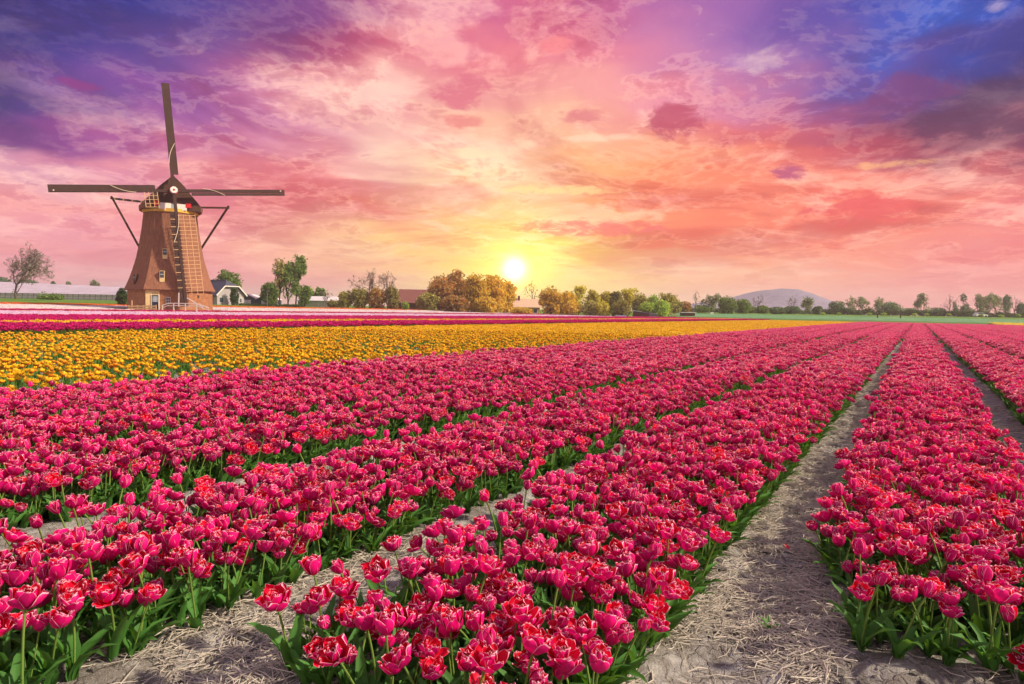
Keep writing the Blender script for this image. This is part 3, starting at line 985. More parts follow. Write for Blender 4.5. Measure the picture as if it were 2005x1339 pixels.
def buildings():
    # slate roofed farmhouse beside the mill
    o, s = xf(452, 140, -0.1)
    r = thing('farmhouse', 'grey plastered farmhouse with dark slate half-hipped roof and ivy', 'house', o, YAW + rad(54))
    W2, LN, ze, zr = 3.0, 9.5, 2.3, 5.2
    MB().prism([(-W2, -0.6), (W2, -0.6), (W2, ze), (W2 * 0.42, ze + 1.65), (-W2 * 0.42, ze + 1.65), (-W2, ze)], 0, LN).build('wall', M_PLASTER, r)
    rf = MB()
    for sg in (-1, 1):
        vs = [(0, 1.7, zr), (0, LN + 0.3, zr), (sg * (W2 + 0.4), LN + 0.3, ze - 0.35), (sg * (W2 + 0.4), -0.45, ze - 0.35), (sg * W2 * 0.48, -0.45, ze + 1.62)]
        vs2 = [(x, y, z - 0.18) for x, y, z in vs]
        f = [(0, 1, 2, 3, 4), (9, 8, 7, 6, 5)] + [(i, 5 + i, 5 + (i + 1) % 5, (i + 1) % 5) for i in range(5)]
        rf.add(vs + vs2, f if sg > 0 else [q[::-1] for q in f])
    vs = [(0, 1.72, zr + 0.02), (-W2 * 0.5, -0.5, ze + 1.62), (W2 * 0.5, -0.5, ze + 1.62)]
    rf.add(vs + [(x, y, z - 0.18) for x, y, z in vs], [(0, 1, 2), (5, 4, 3), (0, 3, 4, 1), (1, 4, 5, 2), (2, 5, 3, 0)])
    rfo = rf.build('roof', M_SLATE, r)
    for sg in (-1, 1):
        MB().bar((sg * (W2 + 0.42), -0.52, ze - 0.30), (sg * W2 * 0.5, -0.52, ze + 1.66), 0.22, 0.10).build('bargeboard', M_WHITE, rfo)
    MB().bar((-W2 * 0.5, -0.53, ze + 1.62), (W2 * 0.5, -0.53, ze + 1.62), 0.2, 0.1).build('bargeboard', M_WHITE, rfo)
    MB().bar((0, 1.6, zr + 0.06), (0, LN + 0.3, zr + 0.06), 0.14, 0.2).build('ridge', M_POST, rfo)
    windows(r, [(-2.6, -1.6, 0.5, 1.7), (1.9, 2.5, 0.6, 1.6)], 0.0)
    wing = MB().prism([(-8.2, -0.6), (-3.02, -0.6), (-3.02, 2.0), (-8.2, 2.0)], 1.5, 7.5).build('side_wing', M_PLASTER, r)
    MB().add([(-8.5, 1.0, 1.9), (-3.0, 1.0, 1.9), (-3.0, 4.5, 4.8), (-7.6, 4.5, 4.8), (-8.5, 8.0, 1.9), (-3.0, 8.0, 1.9)], [(0, 1, 2, 3), (3, 2, 5, 4), (0, 3, 4), (0, 4, 5, 1)]).build('wing_roof', M_SLATE, wing)
    for x in (-7.4, -6.2, -4.6):
        w = MB().box(x, x + 0.8, 1.42, 1.52, 0.4, 1.5).build('window', M_WHITE, r)
        MB().box(x + 0.09, x + 0.71, 1.40, 1.46, 0.5, 1.4).build('pane', M_GLASS, w)
    # two dark green gabled sheds
    for px, lab in ((484, 'dark green shed with white gable roof nearest the farmhouse'), (519, 'dark green shed with white gable roof beside the tall poplar clump')):
        o, s = xf(px, 150, -0.05)
        r = thing('shed', lab, 'shed', o, YAW + rad(4), 'dark green sheds with white roofs')
        hw = 1.95
        MB().prism([(-hw, -0.5), (hw, -0.5), (hw, 1.35), (0, 2.25), (-hw, 1.35)], 0, 6.0).build('wall', M_SHED, r)
        gable_roof(MB(), -hw, hw, 0, 6.0, 1.4, 2.32, 0.2, 0.1).build('roof', M_METAL, r)
        MB().box(-0.8, 0.8, -0.06, 0.03, -0.1, 1.15).build('door', M_METAL, r)
        MB().box(-0.03, 0.03, -0.09, -0.05, -0.1, 1.15).build('door_seam', M_POST, r)
    # long white shed
    o, s = xf(622, 155, -0.05)
    r = thing('long_shed', 'long low white shed with pale metal roof behind the small tree', 'shed', o, YAW - rad(3))
    MB().box(-4.6, 4.3, 0, 6, -0.5, 1.55).build('wall', M_GREYWALL, r)
    rf = MB().add([(-4.8, -0.3, 1.5), (4.6, -0.3, 1.5), (3.4, 3, 2.55), (-4.6, 3, 2.55), (4.6, 6.3, 1.5), (-4.8, 6.3, 1.5)], [(0, 1, 2, 3), (3, 2, 4, 5), (1, 4, 2), (0, 3, 5), (0, 5, 4, 1)]).build('roof', M_METAL, r)
    MB().box(-4.7, 4.5, -0.36, -0.28, 1.40, 1.52).build('gutter', M_POST, rf)
    # brown barn
    o, s = xf(812, 165, -0.05)
    r = thing('barn', 'brown barn with steep tiled roof between the bare trees and round trees', 'barn', o, YAW + rad(3))
    MB().prism([(-4.2, -0.6), (3.2, -0.6), (3.2, 2.0), (-4.2, 2.0)], 0, 9).build('wall', M_BROWNWALL, r)
    MB().add([(-4.5, -0.4, 1.8), (3.6, -0.4, 1.8), (3.4, 4.5, 5.2), (-4.3, 4.5, 5.2), (3.6, 9.4, 1.8), (-4.5, 9.4, 1.8)], [(0, 1, 2, 3), (3, 2, 4, 5), (1, 4, 2), (0, 3, 5), (0, 5, 4, 1)]).build('roof', M_BROWNROOF, r)
    MB().box(-1.4, 0.2, -0.07, 0.03, -0.3, 1.5).build('barn_door', M_WOOD, r)
    # pale roofed house under the sun
    o, s = xf(1024, 170, -0.05)
    r = thing('cottage', 'low cottage with pale tiled roof beneath the sun', 'house', o, YAW + rad(2))
    MB().box(-4.0, 4.2, 0, 7, -0.6, 1.95).build('wall', M_PALEWALL, r)
    rf = MB().add([(-4.5, -0.45, 1.8), (4.7, -0.45, 1.8), (4.2, 3.5, 4.0), (-3.4, 3.5, 4.0), (4.7, 7.4, 1.8), (-4.5, 7.4, 1.8)], [(0, 1, 2, 3), (3, 2, 4, 5), (1, 4, 2), (0, 3, 5), (0, 5, 4, 1)]).build('roof', M_PALEROOF, r)
    MB().box(-1.2, -0.7, 2.6, 3.1, 3.4, 4.7).build('chimney', M_BROWNWALL, rf)
    windows(r, [(-2.0, -1.2, 0.5, 1.5), (-0.6, 0.2, 0.5, 1.5), (2.6, 3.6, 0.4, 1.5)], 0.0)
    MB().box(1.2, 2.0, -0.08, 0.03, -0.4, 1.6).build('door', M_WOOD, r)
    # dark field shed
    o, s = xf(1262, 150, -0.05)
    r = thing('field_shed', 'small dark open field shed with slanting grey roof before the willows', 'shed', o, YAW - rad(8))
    MB().box(-2.4, 1.0, 0.0, 3.0, -0.5, 1.55).build('dark_wall', M_WOOD, r)
    MB().prism([(1.0, -0.5), (2.7, -0.5), (2.7, 1.0), (1.0, 1.45)], -0.05, 3.0).build('grey_wall', M_POST, r)
    MB().add([(-2.7, -0.3, 1.80), (3.0, -0.3, 1.02), (3.0, 3.2, 1.10), (-2.7, 3.2, 1.90), (-2.7, -0.3, 1.68), (3.0, -0.3, 0.90), (3.0, 3.2, 0.98), (-2.7, 3.2, 1.78)],
             [(0, 1, 2, 3), (7, 6, 5, 4), (0, 4, 5, 1), (1, 5, 6, 2), (2, 6, 7, 3), (3, 7, 4, 0)]).build('roof', M_POST, r)
    # flat shelter
    o, s = xf(1348, 175, -0.05)
    r = thing('shelter', 'low dark shelter with flat white roof right of the field shed', 'shelter', o, YAW)
    MB().box(-1.7, 1.7, 0.1, 2.0, -0.5, 0.95).build('wall', M_WOOD, r)
    MB().box(-1.95, 1.95, -0.2, 2.2, 0.95, 1.12).build('roof', M_METAL, r)
    # pallet stack
    o, s = xf(1216, 146, 0)
    r = thing('crate_stack', 'pale greenish bulb crate stack left of the dark field shed', 'crates', o, YAW)
    for j in range(2):
        for k in range(3):
            MB().box(-1.2 + 0.8 * k, -0.44 + 0.8 * k, 0, 0.8, 0.02 + 0.36 * j, 0.34 + 0.36 * j).build('crate', M_GREYBLUE, r)
    # greenhouse at the left
    o, s = xf(95, 190, -0.1)
    r = thing('greenhouse', 'long low greenhouse with pale roof behind the bare tree', 'greenhouse', o, YAW)
    x0, x1 = -26.0, 22.5
    MB().box(x0, x1, 0.05, 30, -0.5, 1.9).build('glass_wall', M_GREYWALL, r)
    MB().add([(x0 - .3, -0.2, 1.9), (x1 + .3, -0.2, 1.9), (x1 - 2, 14, 4.2), (x0 - .3, 14, 5.4), (x1 + .3, 30, 1.9), (x0 - .3, 30, 1.9)], [(0, 1, 2, 3), (3, 2, 4, 5), (1, 4, 2), (0, 3, 5), (0, 5, 4, 1)]).build('roof', M_GHROOF, r)
    for k in range(32):
        x = x0 + (x1 - x0) * k / 31
        MB().box(x - 0.09, x + 0.09, -0.12, 0.04, -0.5, 1.88).build('post', M_POST, r)
    for z in (0.6, 1.3):
        MB().box(x0, x1, -0.08, 0.03, z - 0.05, z + 0.05).build('rail', M_POST, r)
    # street lamp
    o, s = xf(523, 138, -0.05)
    r = thing('street_lamp', 'slim grey street lamp before the green sheds', 'lamp', o, YAW)
    MB().tube([(0, 0, -0.3), (0, 0, 3.2)], [0.07, 0.05], 6).build('pole', M_POST, r)
    MB().box(-0.06, 0.5, -0.1, 0.1, 3.15, 3.3).build('lamp_head', M_POST, r)
    # white notice boards
    for px, d, lab in ((874, 150, 'small white field sign before the big golden trees'), (1394, 185, 'small white field sign beside the bushes below the hill')):
        o, s = xf(px, d, 0)
        r = thing('field_sign', lab, 'sign', o, YAW, 'white field signs')
        MB().box(-0.05, 0.05, -0.03, 0.03, -0.2, 0.3).build('stake', M_POST, r)
        MB().box(-0.42, 0.42, -0.06, -0.03, 0.3, 0.85).build('panel', M_WHITE, r)
    # car on the far road
    o, s = xf(1919, 215, 0.12)
    r = thing('car', 'white car parked by the far dark hedge', 'car', o, YAW + rad(6))
    MB().prism([(-1.9, 0.25), (1.9, 0.25), (2.0, 0.55), (1.9, 0.8), (1.1, 0.88), (-1.9, 0.9), (-2.0, 0.6)], -0.8, 0.8).build('body', M_CARW, r)
    cb = MB().prism([(-1.7, 0.88), (0.95, 0.88), (0.35, 1.38), (-1.4, 1.42)], -0.68, 0.68).build('cabin', M_CARW, r)
    MB().prism([(-1.5, 0.93), (0.75, 0.93), (0.3, 1.32), (-1.3, 1.34)], -0.70, -0.69).build('side_window', M_GLASS, cb)
    for x in (-1.2, 1.25):
        for y in (-0.78, 0.78):
            MB().tube([(x, y - 0.1, 0.3), (x, y + 0.1, 0.3)], [0.3, 0.3], 12).build('wheel', M_TYRE, r)


buildings()


# ------------------------------------------------------------------ trees
def leaf_cloud(rs, clumps, n, size, squash=1.0):
    """leaf cards spread through lumps (centre, radius xyz)"""
    vol = np.array([np.prod(r) ** (2 / 3) for _c, r in clumps])
    pick = rs.choice(len(clumps), n, p=vol / vol.sum())
    C = np.array([c for c, _r in clumps])[pick]
    R = np.array([r for _c, r in clumps])[pick]
    d = rs.normal(size=(n, 3))
    d /= np.linalg.norm(d, axis=1)[:, None]
    P = C + d * R * (rs.random((n, 1)) ** 0.45) * rs.uniform(0.9, 1.12, (n, 1))
    a = rs.normal(size=(n, 3))
    a /= np.linalg.norm(a, axis=1)[:, None]
    b = np.cross(a, rs.normal(size=(n, 3)))
    b /= np.linalg.norm(b, axis=1)[:, None]
    s = size * rs.uniform(0.6, 1.3, (n, 1))
    a, b = a * s, b * s * 0.62
    V = np.stack([P - a, P - b, P + a, P + b], 1).reshape(-1, 3)
    F = np.arange(4 * n).reshape(-1, 4)
    return V, F


def leafy(name, label, px, top, wpx, d, mat, seed, n=1500, group=None, leaf=0.34, low=0.12, lumps=14, stems=3, taper=0.0, bark=None, cat='tree'):
    rs = np.random.default_rng(seed)
    o = stand(px, d)
    s = d / FPX
    H = max(0.8, at(px, top, d).z - o.z)
    w = wpx * s / 2
    root = thing(name, label, cat, (o.x, o.y, o.z - 0.05), YAW, group)
    z0 = H * low
    clumps = []
    hc = (H - z0) / 2
    for _ in range(lumps * 2):
        u = rs.normal(size=3)
        u = u / np.linalg.norm(u) * rs.random() ** 0.45
        t = 0.5 + 0.5 * u[2]
        r = w * rs.uniform(0.20, 0.36) * (1 - 0.4 * taper * t)
        lim = max(w - r, 0.05) * (1 - taper * t)
        zz = z0 + hc + u[2] * max(hc - r * 0.8, 0.1)
        clumps.append(((u[0] * lim * 1.15, u[1] * lim * 0.8, zz), (r, r, r * rs.uniform(0.7, 1.0))))
    for k in range(4):
        a = rs.uniform(0, 6.28)
        clumps.append(((math.cos(a) * w * 0.4, math.sin(a) * w * 0.3, z0 + 0.12 * (H - z0)), (w * 0.32, w * 0.32, 0.14 * (H - z0))))
    tb = MB()
    for k in range(stems):
        c = clumps[k % len(clumps)][0]
        tb.tube([(0.12 * w * (k - stems / 2) / max(stems, 1), 0, -0.2), (c[0] * 0.25, c[1] * 0.25, H * 0.3), (c[0] * 0.7, c[1] * 0.7, c[2])], [0.035 * w + 0.05, 0.028 * w + 0.03, 0.015], 5)
    for c, _r in clumps[:10]:
        tb.tube([(c[0] * 0.2, c[1] * 0.2, min(H * 0.35, c[2] * 0.8)), (c[0] * 0.6, c[1] * 0.6, c[2] * 0.8), c], [0.02 * w + 0.02, 0.012 * w + 0.015, 0.01], 4)
    tb.build('trunk', bark or M_BARK2, root)
    V, F = leaf_cloud(rs, clumps, int(n * 1.5), leaf * 0.8)
    env = [((0, 0, z0 + hc), (w * 0.80 * (1 - 0.5 * taper), w * 0.6, hc * 0.88))] if taper < 0.3 else [((0, 0, z0 + hc * (0.45 + 0.4 * k)), (w * (0.8 - 0.14 * k), w * (0.6 - 0.1 * k), hc * 0.42)) for k in range(4)]
    V2_, F2_ = leaf_cloud(rs, env, int(n * 0.9), leaf * 0.8)
    V, F = np.concatenate([V, V2_]), np.concatenate([F, F2_ + len(V)])
    V[:, 2] = np.maximum(V[:, 2], 0.0)
    cr = obj('crown', mesh('crown', V, F, [mat]), root)
    return root


def bare(name, label, px, top, wpx, d, seed, group=None, buds=None, nbuds=0, depth=6, fork=0.28, bark=None, spread=0.55, leaf=0.16, puff=0.35):
    rs = np.random.default_rng(seed)
    o = stand(px, d)
    s = d / FPX
    H = at(px, top, d).z - o.z
    w = wpx * s
    root = thing(name, label, 'tree', (o.x, o.y, o.z - 0.05), YAW, group)
    limbs, tips = MB(), []
    segs = []

    def grow(p, v, L, r, k):
        q = p + v * L
        m = p + v * (L * 0.5) + Vector(rs.normal(0, 0.05 * L, 3))
        segs.append(([p, m, q], [r, r * 0.82, r * 0.66], k))
        if k == 0:
            tips.append(q)
            return
        for _ in range(3 if k > 2 and rs.random() < 0.55 else 2):
            u = (v + Vector(rs.normal(0, spread, 3)) + Vector((0, 0, 0.16))).normalized()
            grow(q, u, L * rs.uniform(0.62, 0.86), r * 0.62, k - 1)
        if k > 1:
            u = (v + Vector(rs.normal(0, spread * 1.2, 3))).normalized()
            grow(m, u, L * 0.55, r * 0.4, k - 2 if k > 2 else 0)
    grow(Vector((0, 0, -0.3)), Vector((0.02, 0, 1)), H * fork, 0.035 * H * 0.6, depth)
    A = np.array([q for s_, _r, _k in segs for q in s_])
    zmax = A[:, 2].max()
    ext = np.percentile(np.abs(A[:, 0]), 98) * 2
    kz, kx = H / zmax, w / max(ext, 0.1)
    tr, tw = MB(), MB()
    for s_, r_, k in segs:
        pp = [Vector((q.x * kx, q.y * kx, q.z * kz)) for q in s_]
        (tr if k >= depth - 2 else tw).tube(pp, [max(x, 0.014) for x in r_], 5 if k >= depth - 2 else 3)
    tr.build('trunk', bark or M_BARK, root)
    tw.build('branches', bark or M_BARK, root)
    if nbuds:
        T = np.array([(q.x * kx, q.y * kx, q.z * kz) for q in tips])
        V, F = leaf_cloud(rs, [(T[i], (puff, puff, puff)) for i in range(len(T))], nbuds, leaf)
        obj('crown', mesh('crown', V, F, [buds]), root)
    return root


F_GREEN = foliage_mat('green_foliage', lin(112, 140, 72))
F_DARK = foliage_mat('dark_foliage', lin(66, 94, 54))
F_OLIVE = foliage_mat('olive_foliage', lin(160, 156, 92))
F_YEL = foliage_mat('spring_yellow_foliage', lin(204, 202, 94), 0.4, 0.5, lin(235, 215, 60))
F_FLARE_GOLD = foliage_mat('flare_gold_foliage', lin(200, 192, 88), 0.4, 0.5, lin(255, 200, 60))  # low sun's flare painted into the golden leaf and translucent colours
F_FLARE_BROWN = foliage_mat('flare_brown_foliage', lin(168, 160, 98), 0.4, 0.45, lin(235, 150, 60))  # brownish leaf, with the sun's flare painted in as an orange translucent tint
F_GREY = foliage_mat('grey_green_foliage', lin(136, 148, 118))
F_BLUE = foliage_mat('blue_green_foliage', lin(106, 132, 108))
F_LIME = foliage_mat('lime_foliage', lin(158, 186, 90), 0.35, 0.4)
F_BUD = foliage_mat('bud_foliage', lin(142, 134, 132), 0.3, 0.3)
F_IVY = foliage_mat('ivy_foliage', lin(58, 94, 46))


def trees():
    bare('bare_tree', 'large bare tree standing alone by the greenhouse at the left edge', 32, 474, 92, 122, 5, buds=F_BUD, nbuds=3200, depth=7, fork=0.20, leaf=0.14, puff=0.4)
    leafy('bush', 'low dark bush on the skyline at the very left edge', 8, 541, 34, 230, F_BLUE, 1, 700, 'skyline bushes behind the greenhouse', 0.5, 0.3)
    leafy('bush', 'grey bush on the skyline seen behind the big bare tree', 55, 545, 50, 232, F_BLUE, 2, 800, 'skyline bushes behind the greenhouse', 0.5, 0.3)
    leafy('bush', 'tiny round tree on the skyline just right of the bare tree', 105, 549, 13, 232, F_BLUE, 3, 300, 'skyline bushes behind the greenhouse', 0.4, 0.4)
    leafy('bush', 'second tiny round tree on the skyline, left of the airy grey one', 135, 549, 13, 232, F_GREY, 4, 300, 'skyline bushes behind the greenhouse', 0.4, 0.4)
    leafy('bush', 'airy grey small tree on the skyline nearest the windmill', 187, 546, 25, 232, F_GREY, 5, 260, 'skyline bushes behind the greenhouse', 0.4, 0.4)
    leafy('shrub', 'dark green shrub hugging the left side of the windmill', 239, 560, 24, 97, F_DARK, 6, 800, None, 0.2, 0.02, cat='shrub')
    leafy('shrub', 'low green hedge mound left of the windmill behind the verge', 100, 576, 60, 125, F_GREEN, 61, 500, None, 0.22, 0.0, cat='shrub')
    leafy('tree', 'broad green tree rising behind the slate roofed farmhouse', 447, 526, 66, 158, F_GREEN, 7, 1900, None, 0.36, 0.15)
    leafy('ivy', 'dark ivy covering the gable of the farmhouse', 459, 560, 22, 138.5, F_IVY, 8, 700, None, 0.2, 0.0, cat='ivy')
    leafy('tree', 'bushy green tree left of the tall poplar clump', 528, 549, 42, 146, F_GREEN, 9, 1300, None, 0.32, 0.08)
    for k, (px, top, w, lab) in enumerate(((547, 506, 24, 'left airy poplar of the tall clump'), (563, 512, 26, 'middle poplar of the tall clump'), (580, 502, 28, 'right and tallest poplar of the clump'))):
        bare('poplar', lab + ' beside the sheds', px, top, w + 8, 148 + k, 20 + k, 'tall poplar clump', F_OLIVE if k == 0 else F_GREEN, (1000, 2200, 2600)[k], 6, 0.10, M_BARK2, 0.5, 0.22, 0.55)
    leafy('tree', 'low spreading green tree at the right foot of the poplar clump', 596, 555, 34, 152, F_GREEN, 25, 900, None, 0.3, 0.1)
    leafy('tree', 'round pale green tree behind the long white shed, left one', 604, 558, 28, 172, F_LIME, 26, 700, 'round trees behind the long shed', 0.34, 0.2)
    leafy('tree', 'round darker green tree behind the long white shed, right one', 627, 561, 30, 172, F_GREEN, 27, 700, 'round trees behind the long shed', 0.34, 0.2)
    bare('sapling', 'small bare sapling in front of the long white shed', 638, 568, 26, 145, 28, depth=4, fork=0.3, buds=F_BUD, nbuds=120)
    for k, (px, top, w, lab) in enumerate(((694, 540, 52, 'left bare tree above the olive bushes'), (724, 526, 50, 'tallest bare tree above the olive bushes'), (760, 530, 44, 'right bare tree above the olive bushes, nearest the barn'))):
        bare('bare_tree', lab, px, top, w, 152, 30 + k, 'bare trees above the olive bushes', F_BUD, 260, 6, 0.24)
    for k, (px, top, w, m, lab) in enumerate(((676, 566, 36, F_OLIVE, 'small olive bush at the left end of the bush row'), (705, 558, 44, F_OLIVE, 'olive bush under the tallest bare tree'), (738, 560, 46, F_FLARE_BROWN, 'brownish bush between the bare trees'), (768, 558, 36, F_OLIVE, 'olive bush left of the brown barn'))):
        leafy('bush', lab, px, top, w, 147, m, 40 + k, 1100, 'bush row left of the barn', 0.28, 0.02, cat='bush')
    leafy('bush', 'clipped round green bush in front of the brown barn', 794, 588, 20, 146, F_LIME, 45, 500, None, 0.18, 0.0, cat='bush')
    big = ((838, 570, 50, F_OLIVE, 'low olive bush right of the barn'), (862, 532, 64, F_FLARE_BROWN, 'brownish tree at the left of the big tree group'), (893, 524, 60, F_FLARE_BROWN, 'dark topped tallest tree of the big group'),
           (930, 530, 64, F_FLARE_GOLD, 'broad golden tree in the middle of the big group'), (968, 532, 64, F_FLARE_GOLD, 'golden tree left of the sun'), (992, 545, 42, F_FLARE_GOLD, 'golden tree directly under the sun'),
           (890, 575, 60, F_FLARE_BROWN, 'brownish bush at the foot of the big tree group'), (950, 578, 56, F_FLARE_GOLD, 'golden bush at the foot of the big tree group'))
    for k, (px, top, w, m, lab) in enumerate(big):
        leafy('tree' if k not in (0, 6, 7) else 'bush', lab, px, top, w, 150 + (k % 3) * 3 - (6 if k > 5 else 0), m, 50 + k, 2000, 'golden trees left of the cottage', 0.34, 0.05, 20)
    bare('bare_tree', 'pale bare tree behind the right end of the cottage', 1046, 549, 36, 178, 60, depth=5, buds=F_FLARE_GOLD, nbuds=200)
    leafy('tree', 'round golden tree at the right end of the cottage', 1078, 556, 54, 158, F_FLARE_GOLD, 62, 1500, None, 0.32, 0.05)
    belt = [(1108, 566, 44), (1133, 562, 34), (1160, 564, 32), (1186, 564, 30), (1206, 566, 26), (1229, 566, 30), (1253, 572, 32), (1280, 571, 30), (1303, 574, 28)]
    says = ['golden green willow right of the round golden tree', 'yellow green willow, second of the long belt', 'yellow green willow, third of the long belt', 'yellow green willow, fourth of the long belt', 'dark topped willow in the middle of the long belt',
            'tall pointed willow left of the dark field shed', 'green willow right behind the dark field shed', 'bright green willow just right of the field shed', 'olive willow at the right end of the long belt']
    for k, (px, top, w) in enumerate(belt):
        m = (F_FLARE_GOLD, F_YEL, F_YEL, F_YEL, F_OLIVE, F_YEL, F_OLIVE, F_LIME, F_OLIVE)[k]
        if k in (1, 5, 8):
            bare('willow', says[k], px, top, w * 1.3, 160 + (k % 2) * 5, 70 + k, 'belt of spring willows', m, 2400, 6, 0.12, M_BARK2, 0.55, 0.24, 0.7)
        else:
            leafy('willow', says[k], px, top + (3 if k % 2 else 0), w * 1.35, 160 + (k % 2) * 5, m, 70 + k, 1700, 'belt of spring willows', 0.30, 0.0, 16, 3, 0.15)
    for k, px in enumerate((1120, 1150, 1176, 1218, 1268, 1296)):
        leafy('bush', ('golden', 'olive', 'yellowish', 'shaggy', 'bright green', 'spreading lime')[k] + ' undergrowth bush in the willow belt, number %d from the cottage' % (k + 1), px, 586 - 3 * (k % 2), 44, 155, (F_FLARE_GOLD, F_OLIVE, F_YEL, F_OLIVE, F_LIME, F_LIME)[k], 90 + k, 700, 'undergrowth of the willow belt', 0.28, 0.0, cat='bush')
    mid = [(1322, 583, 26, F_OLIVE, 'low olive tree left of the white shelter'), (1341, 588, 26, F_FLARE_BROWN, 'brownish low tree behind the white shelter'), (1392, 575, 24, F_GREY, 'tall greyish tree at the left foot of the hill'), (1423, 576, 40, F_GREEN, 'broad green tree below the left slope of the hill'),
           (1455, 582, 34, F_GREEN, 'green tree below the hill, right of the broad one'), (1494, 597, 26, F_GREEN, 'round low bush below the hill top'), (1520, 600, 30, F_BLUE, 'bluish low bush below the hill top, right one'), (1550, 598, 34, F_BLUE, 'bluish bush left of the slim tree under the hill'),
           (1581, 581, 16, F_GREY, 'slim grey tree under the right slope of the hill'), (1600, 598, 18, F_BLUE, 'small bluish bush at the right end of the hill')]
    for k, (px, top, w, m, lab) in enumerate(mid):
        if k in (2, 8):
            bare('tree', lab, px, top, w * 1.2, 200 + 4 * (k % 3), 110 + k, 'trees in front of the hill', m, 1200, 6, 0.12, M_BARK2, 0.5, 0.24, 0.6)
        else:
            leafy('tree' if k not in (5, 6, 7, 9) else 'bush', lab, px, top, w * 1.15, 200 + 4 * (k % 3), m, 110 + k, 1100, 'trees in front of the hill', 0.34, 0.0)
    bare('bare_tree', 'thin bare tree rising right of the white shelter', 1361, 571, 16, 205, 121, 'thin bare trees before the hill', F_BUD, 120, 5)
    bare('bare_tree', 'thin bare tree in front of the hill top', 1484, 577, 18, 208, 122, 'thin bare trees before the hill', F_BUD, 120, 5)
    bare('bare_tree', 'thin bare tree in front of the right hill slope', 1551, 579, 18, 208, 123, 'thin bare trees before the hill', F_BUD, 120, 5)
    right = [(1637, 587, 36, F_BLUE, 'round bluish tree just right of the hill'), (1678, 581, 30, F_GREY, 'grey tree second right of the hill'), (1710, 582, 26, F_GREY, 'grey tree touching the wide dome tree'), (1742, 588, 52, F_BLUE, 'wide dome shaped tree right of the hill'),
             (1808, 575, 26, F_GREY, 'upright dense tree standing apart above the hedge'), (1878, 576, 18, F_BLUE, 'slender dark tree beside the bare tree'), (1914, 575, 20, F_GREY, 'first grey tree of the right hand row'), (1931, 577, 18, F_GREY, 'second grey tree of the right hand row'),
             (1950, 575, 20, F_GREY, 'third grey tree of the right hand row'), (1968, 578, 14, F_BLUE, 'thin bluish tree in the right hand row'), (1998, 590, 18, F_BLUE, 'low bluish tree at the right picture edge')]
    for k, (px, top, w, m, lab) in enumerate(right):
        if k in (0, 3, 10):
            leafy('tree', lab, px, top, w * 1.1, 232 + 3 * (k % 3), m, 130 + k, 1000, 'trees above the right hedge', 0.36, 0.0)
        else:
            bare('tree', lab, px, top, w * 1.2, 232 + 3 * (k % 3), 130 + k, 'trees above the right hedge', m, 1500, 6, 0.10 + 0.02 * (k % 3), M_BARK2, 0.5, 0.24, 0.65)
    bare('bare_tree', 'bare tree between the two dense trees above the hedge', 1858, 575, 26, 236, 145, 'bare trees above the right hedge', F_BUD, 120, 5)
    bare('bare_tree', 'bare tree near the right picture edge above the hedge', 1985, 578, 18, 236, 146, 'bare trees above the right hedge', F_BUD, 100, 5)
    # long clipped hedge
    o = stand(1815, 224)
    s = 224 / FPX
    r = thing('hedge', 'long dark clipped hedge running along the far right edge of the fields', 'hedge', o, YAW)
    rs = np.random.default_rng(5)
    cl = [((x, rs.uniform(-0.4, 0.4), rs.uniform(0.5, 1.3)), (1.6, 0.9, 0.9)) for x in np.arange(-205, 215, 7.0) * s]
    tb = MB()
    for x in np.arange(-205, 215, 12.0) * s:
        tb.tube([(x, 0, -0.3), (x + 0.1, 0, 1.0)], [0.08, 0.04], 4)
    tb.build('stems', M_BARK2, r)
    cl = [(c, rr) for c, rr in cl]
    V, F = leaf_cloud(rs, cl, 9000, 0.30)
    V[:, 2] = np.maximum(V[:, 2], 0)
    obj('foliage', mesh('foliage', V, F, [F_DARK]), r)
    o = stand(1470, 226)
    r = thing('hedge', 'low bluish hedge running along under the hill', 'hedge', o, YAW)
    cl = [((x, rs.uniform(-0.4, 0.4), rs.uniform(0.3, 0.9)), (1.5, 0.9, 0.8)) for x in np.arange(-150, 150, 7.0) * s]
    MB().tube([(-140 * s, 0, 0.1), (0, 0, 0.2), (140 * s, 0, 0.1)], [0.06, 0.06, 0.06], 4).build('stems', M_BARK2, r)
    V, F = leaf_cloud(rs, cl, 6000, 0.30)
    V[:, 2] = np.maximum(V[:, 2], 0)
    obj('foliage', mesh('foliage', V, F, [F_BLUE]), r)
    o = stand(545, 139)
    r = thing('hedge', 'low dark hedge along the yards of farmhouse and sheds', 'hedge', o, YAW)
    s = 139 / FPX
    cl = [((x, rs.uniform(-0.2, 0.2), rs.uniform(0.1, 0.4)), (0.9, 0.5, 0.35)) for x in np.arange(-75, 50, 6.0) * s]
    MB().tube([(-70 * s, 0, 0.1), (0, 0, 0.15), (45 * s, 0, 0.1)], [0.05, 0.05, 0.05], 4).build('stems', M_BARK2, r)
    V, F = leaf_cloud(rs, cl, 1800, 0.16)
    V[:, 2] = np.maximum(V[:, 2], 0)
    obj('foliage', mesh('foliage', V, F, [F_DARK]), r)
    scrub = [(655, 586, 30, 150, F_OLIVE, 'low olive scrub at the right end of the long white shed'), (1020, 600, 50, 149, F_FLARE_GOLD, 'golden garden shrubs in front of the cottage'), (1335, 594, 50, 215, F_GREEN, 'green scrub behind the white shelter'),
             (1375, 596, 44, 214, F_GREEN, 'green scrub left of the hill trees'), (1468, 598, 40, 214, F_GREEN, 'green scrub between the two trees under the hill'), (1660, 600, 44, 240, F_BLUE, 'bluish scrub between round and grey tree'),
             (1780, 602, 50, 240, F_BLUE, 'bluish scrub right of the dome tree'), (1835, 600, 44, 240, F_BLUE, 'bluish scrub right of the upright tree'), (1895, 600, 40, 240, F_GREY, 'greyish scrub left of the tree row')]
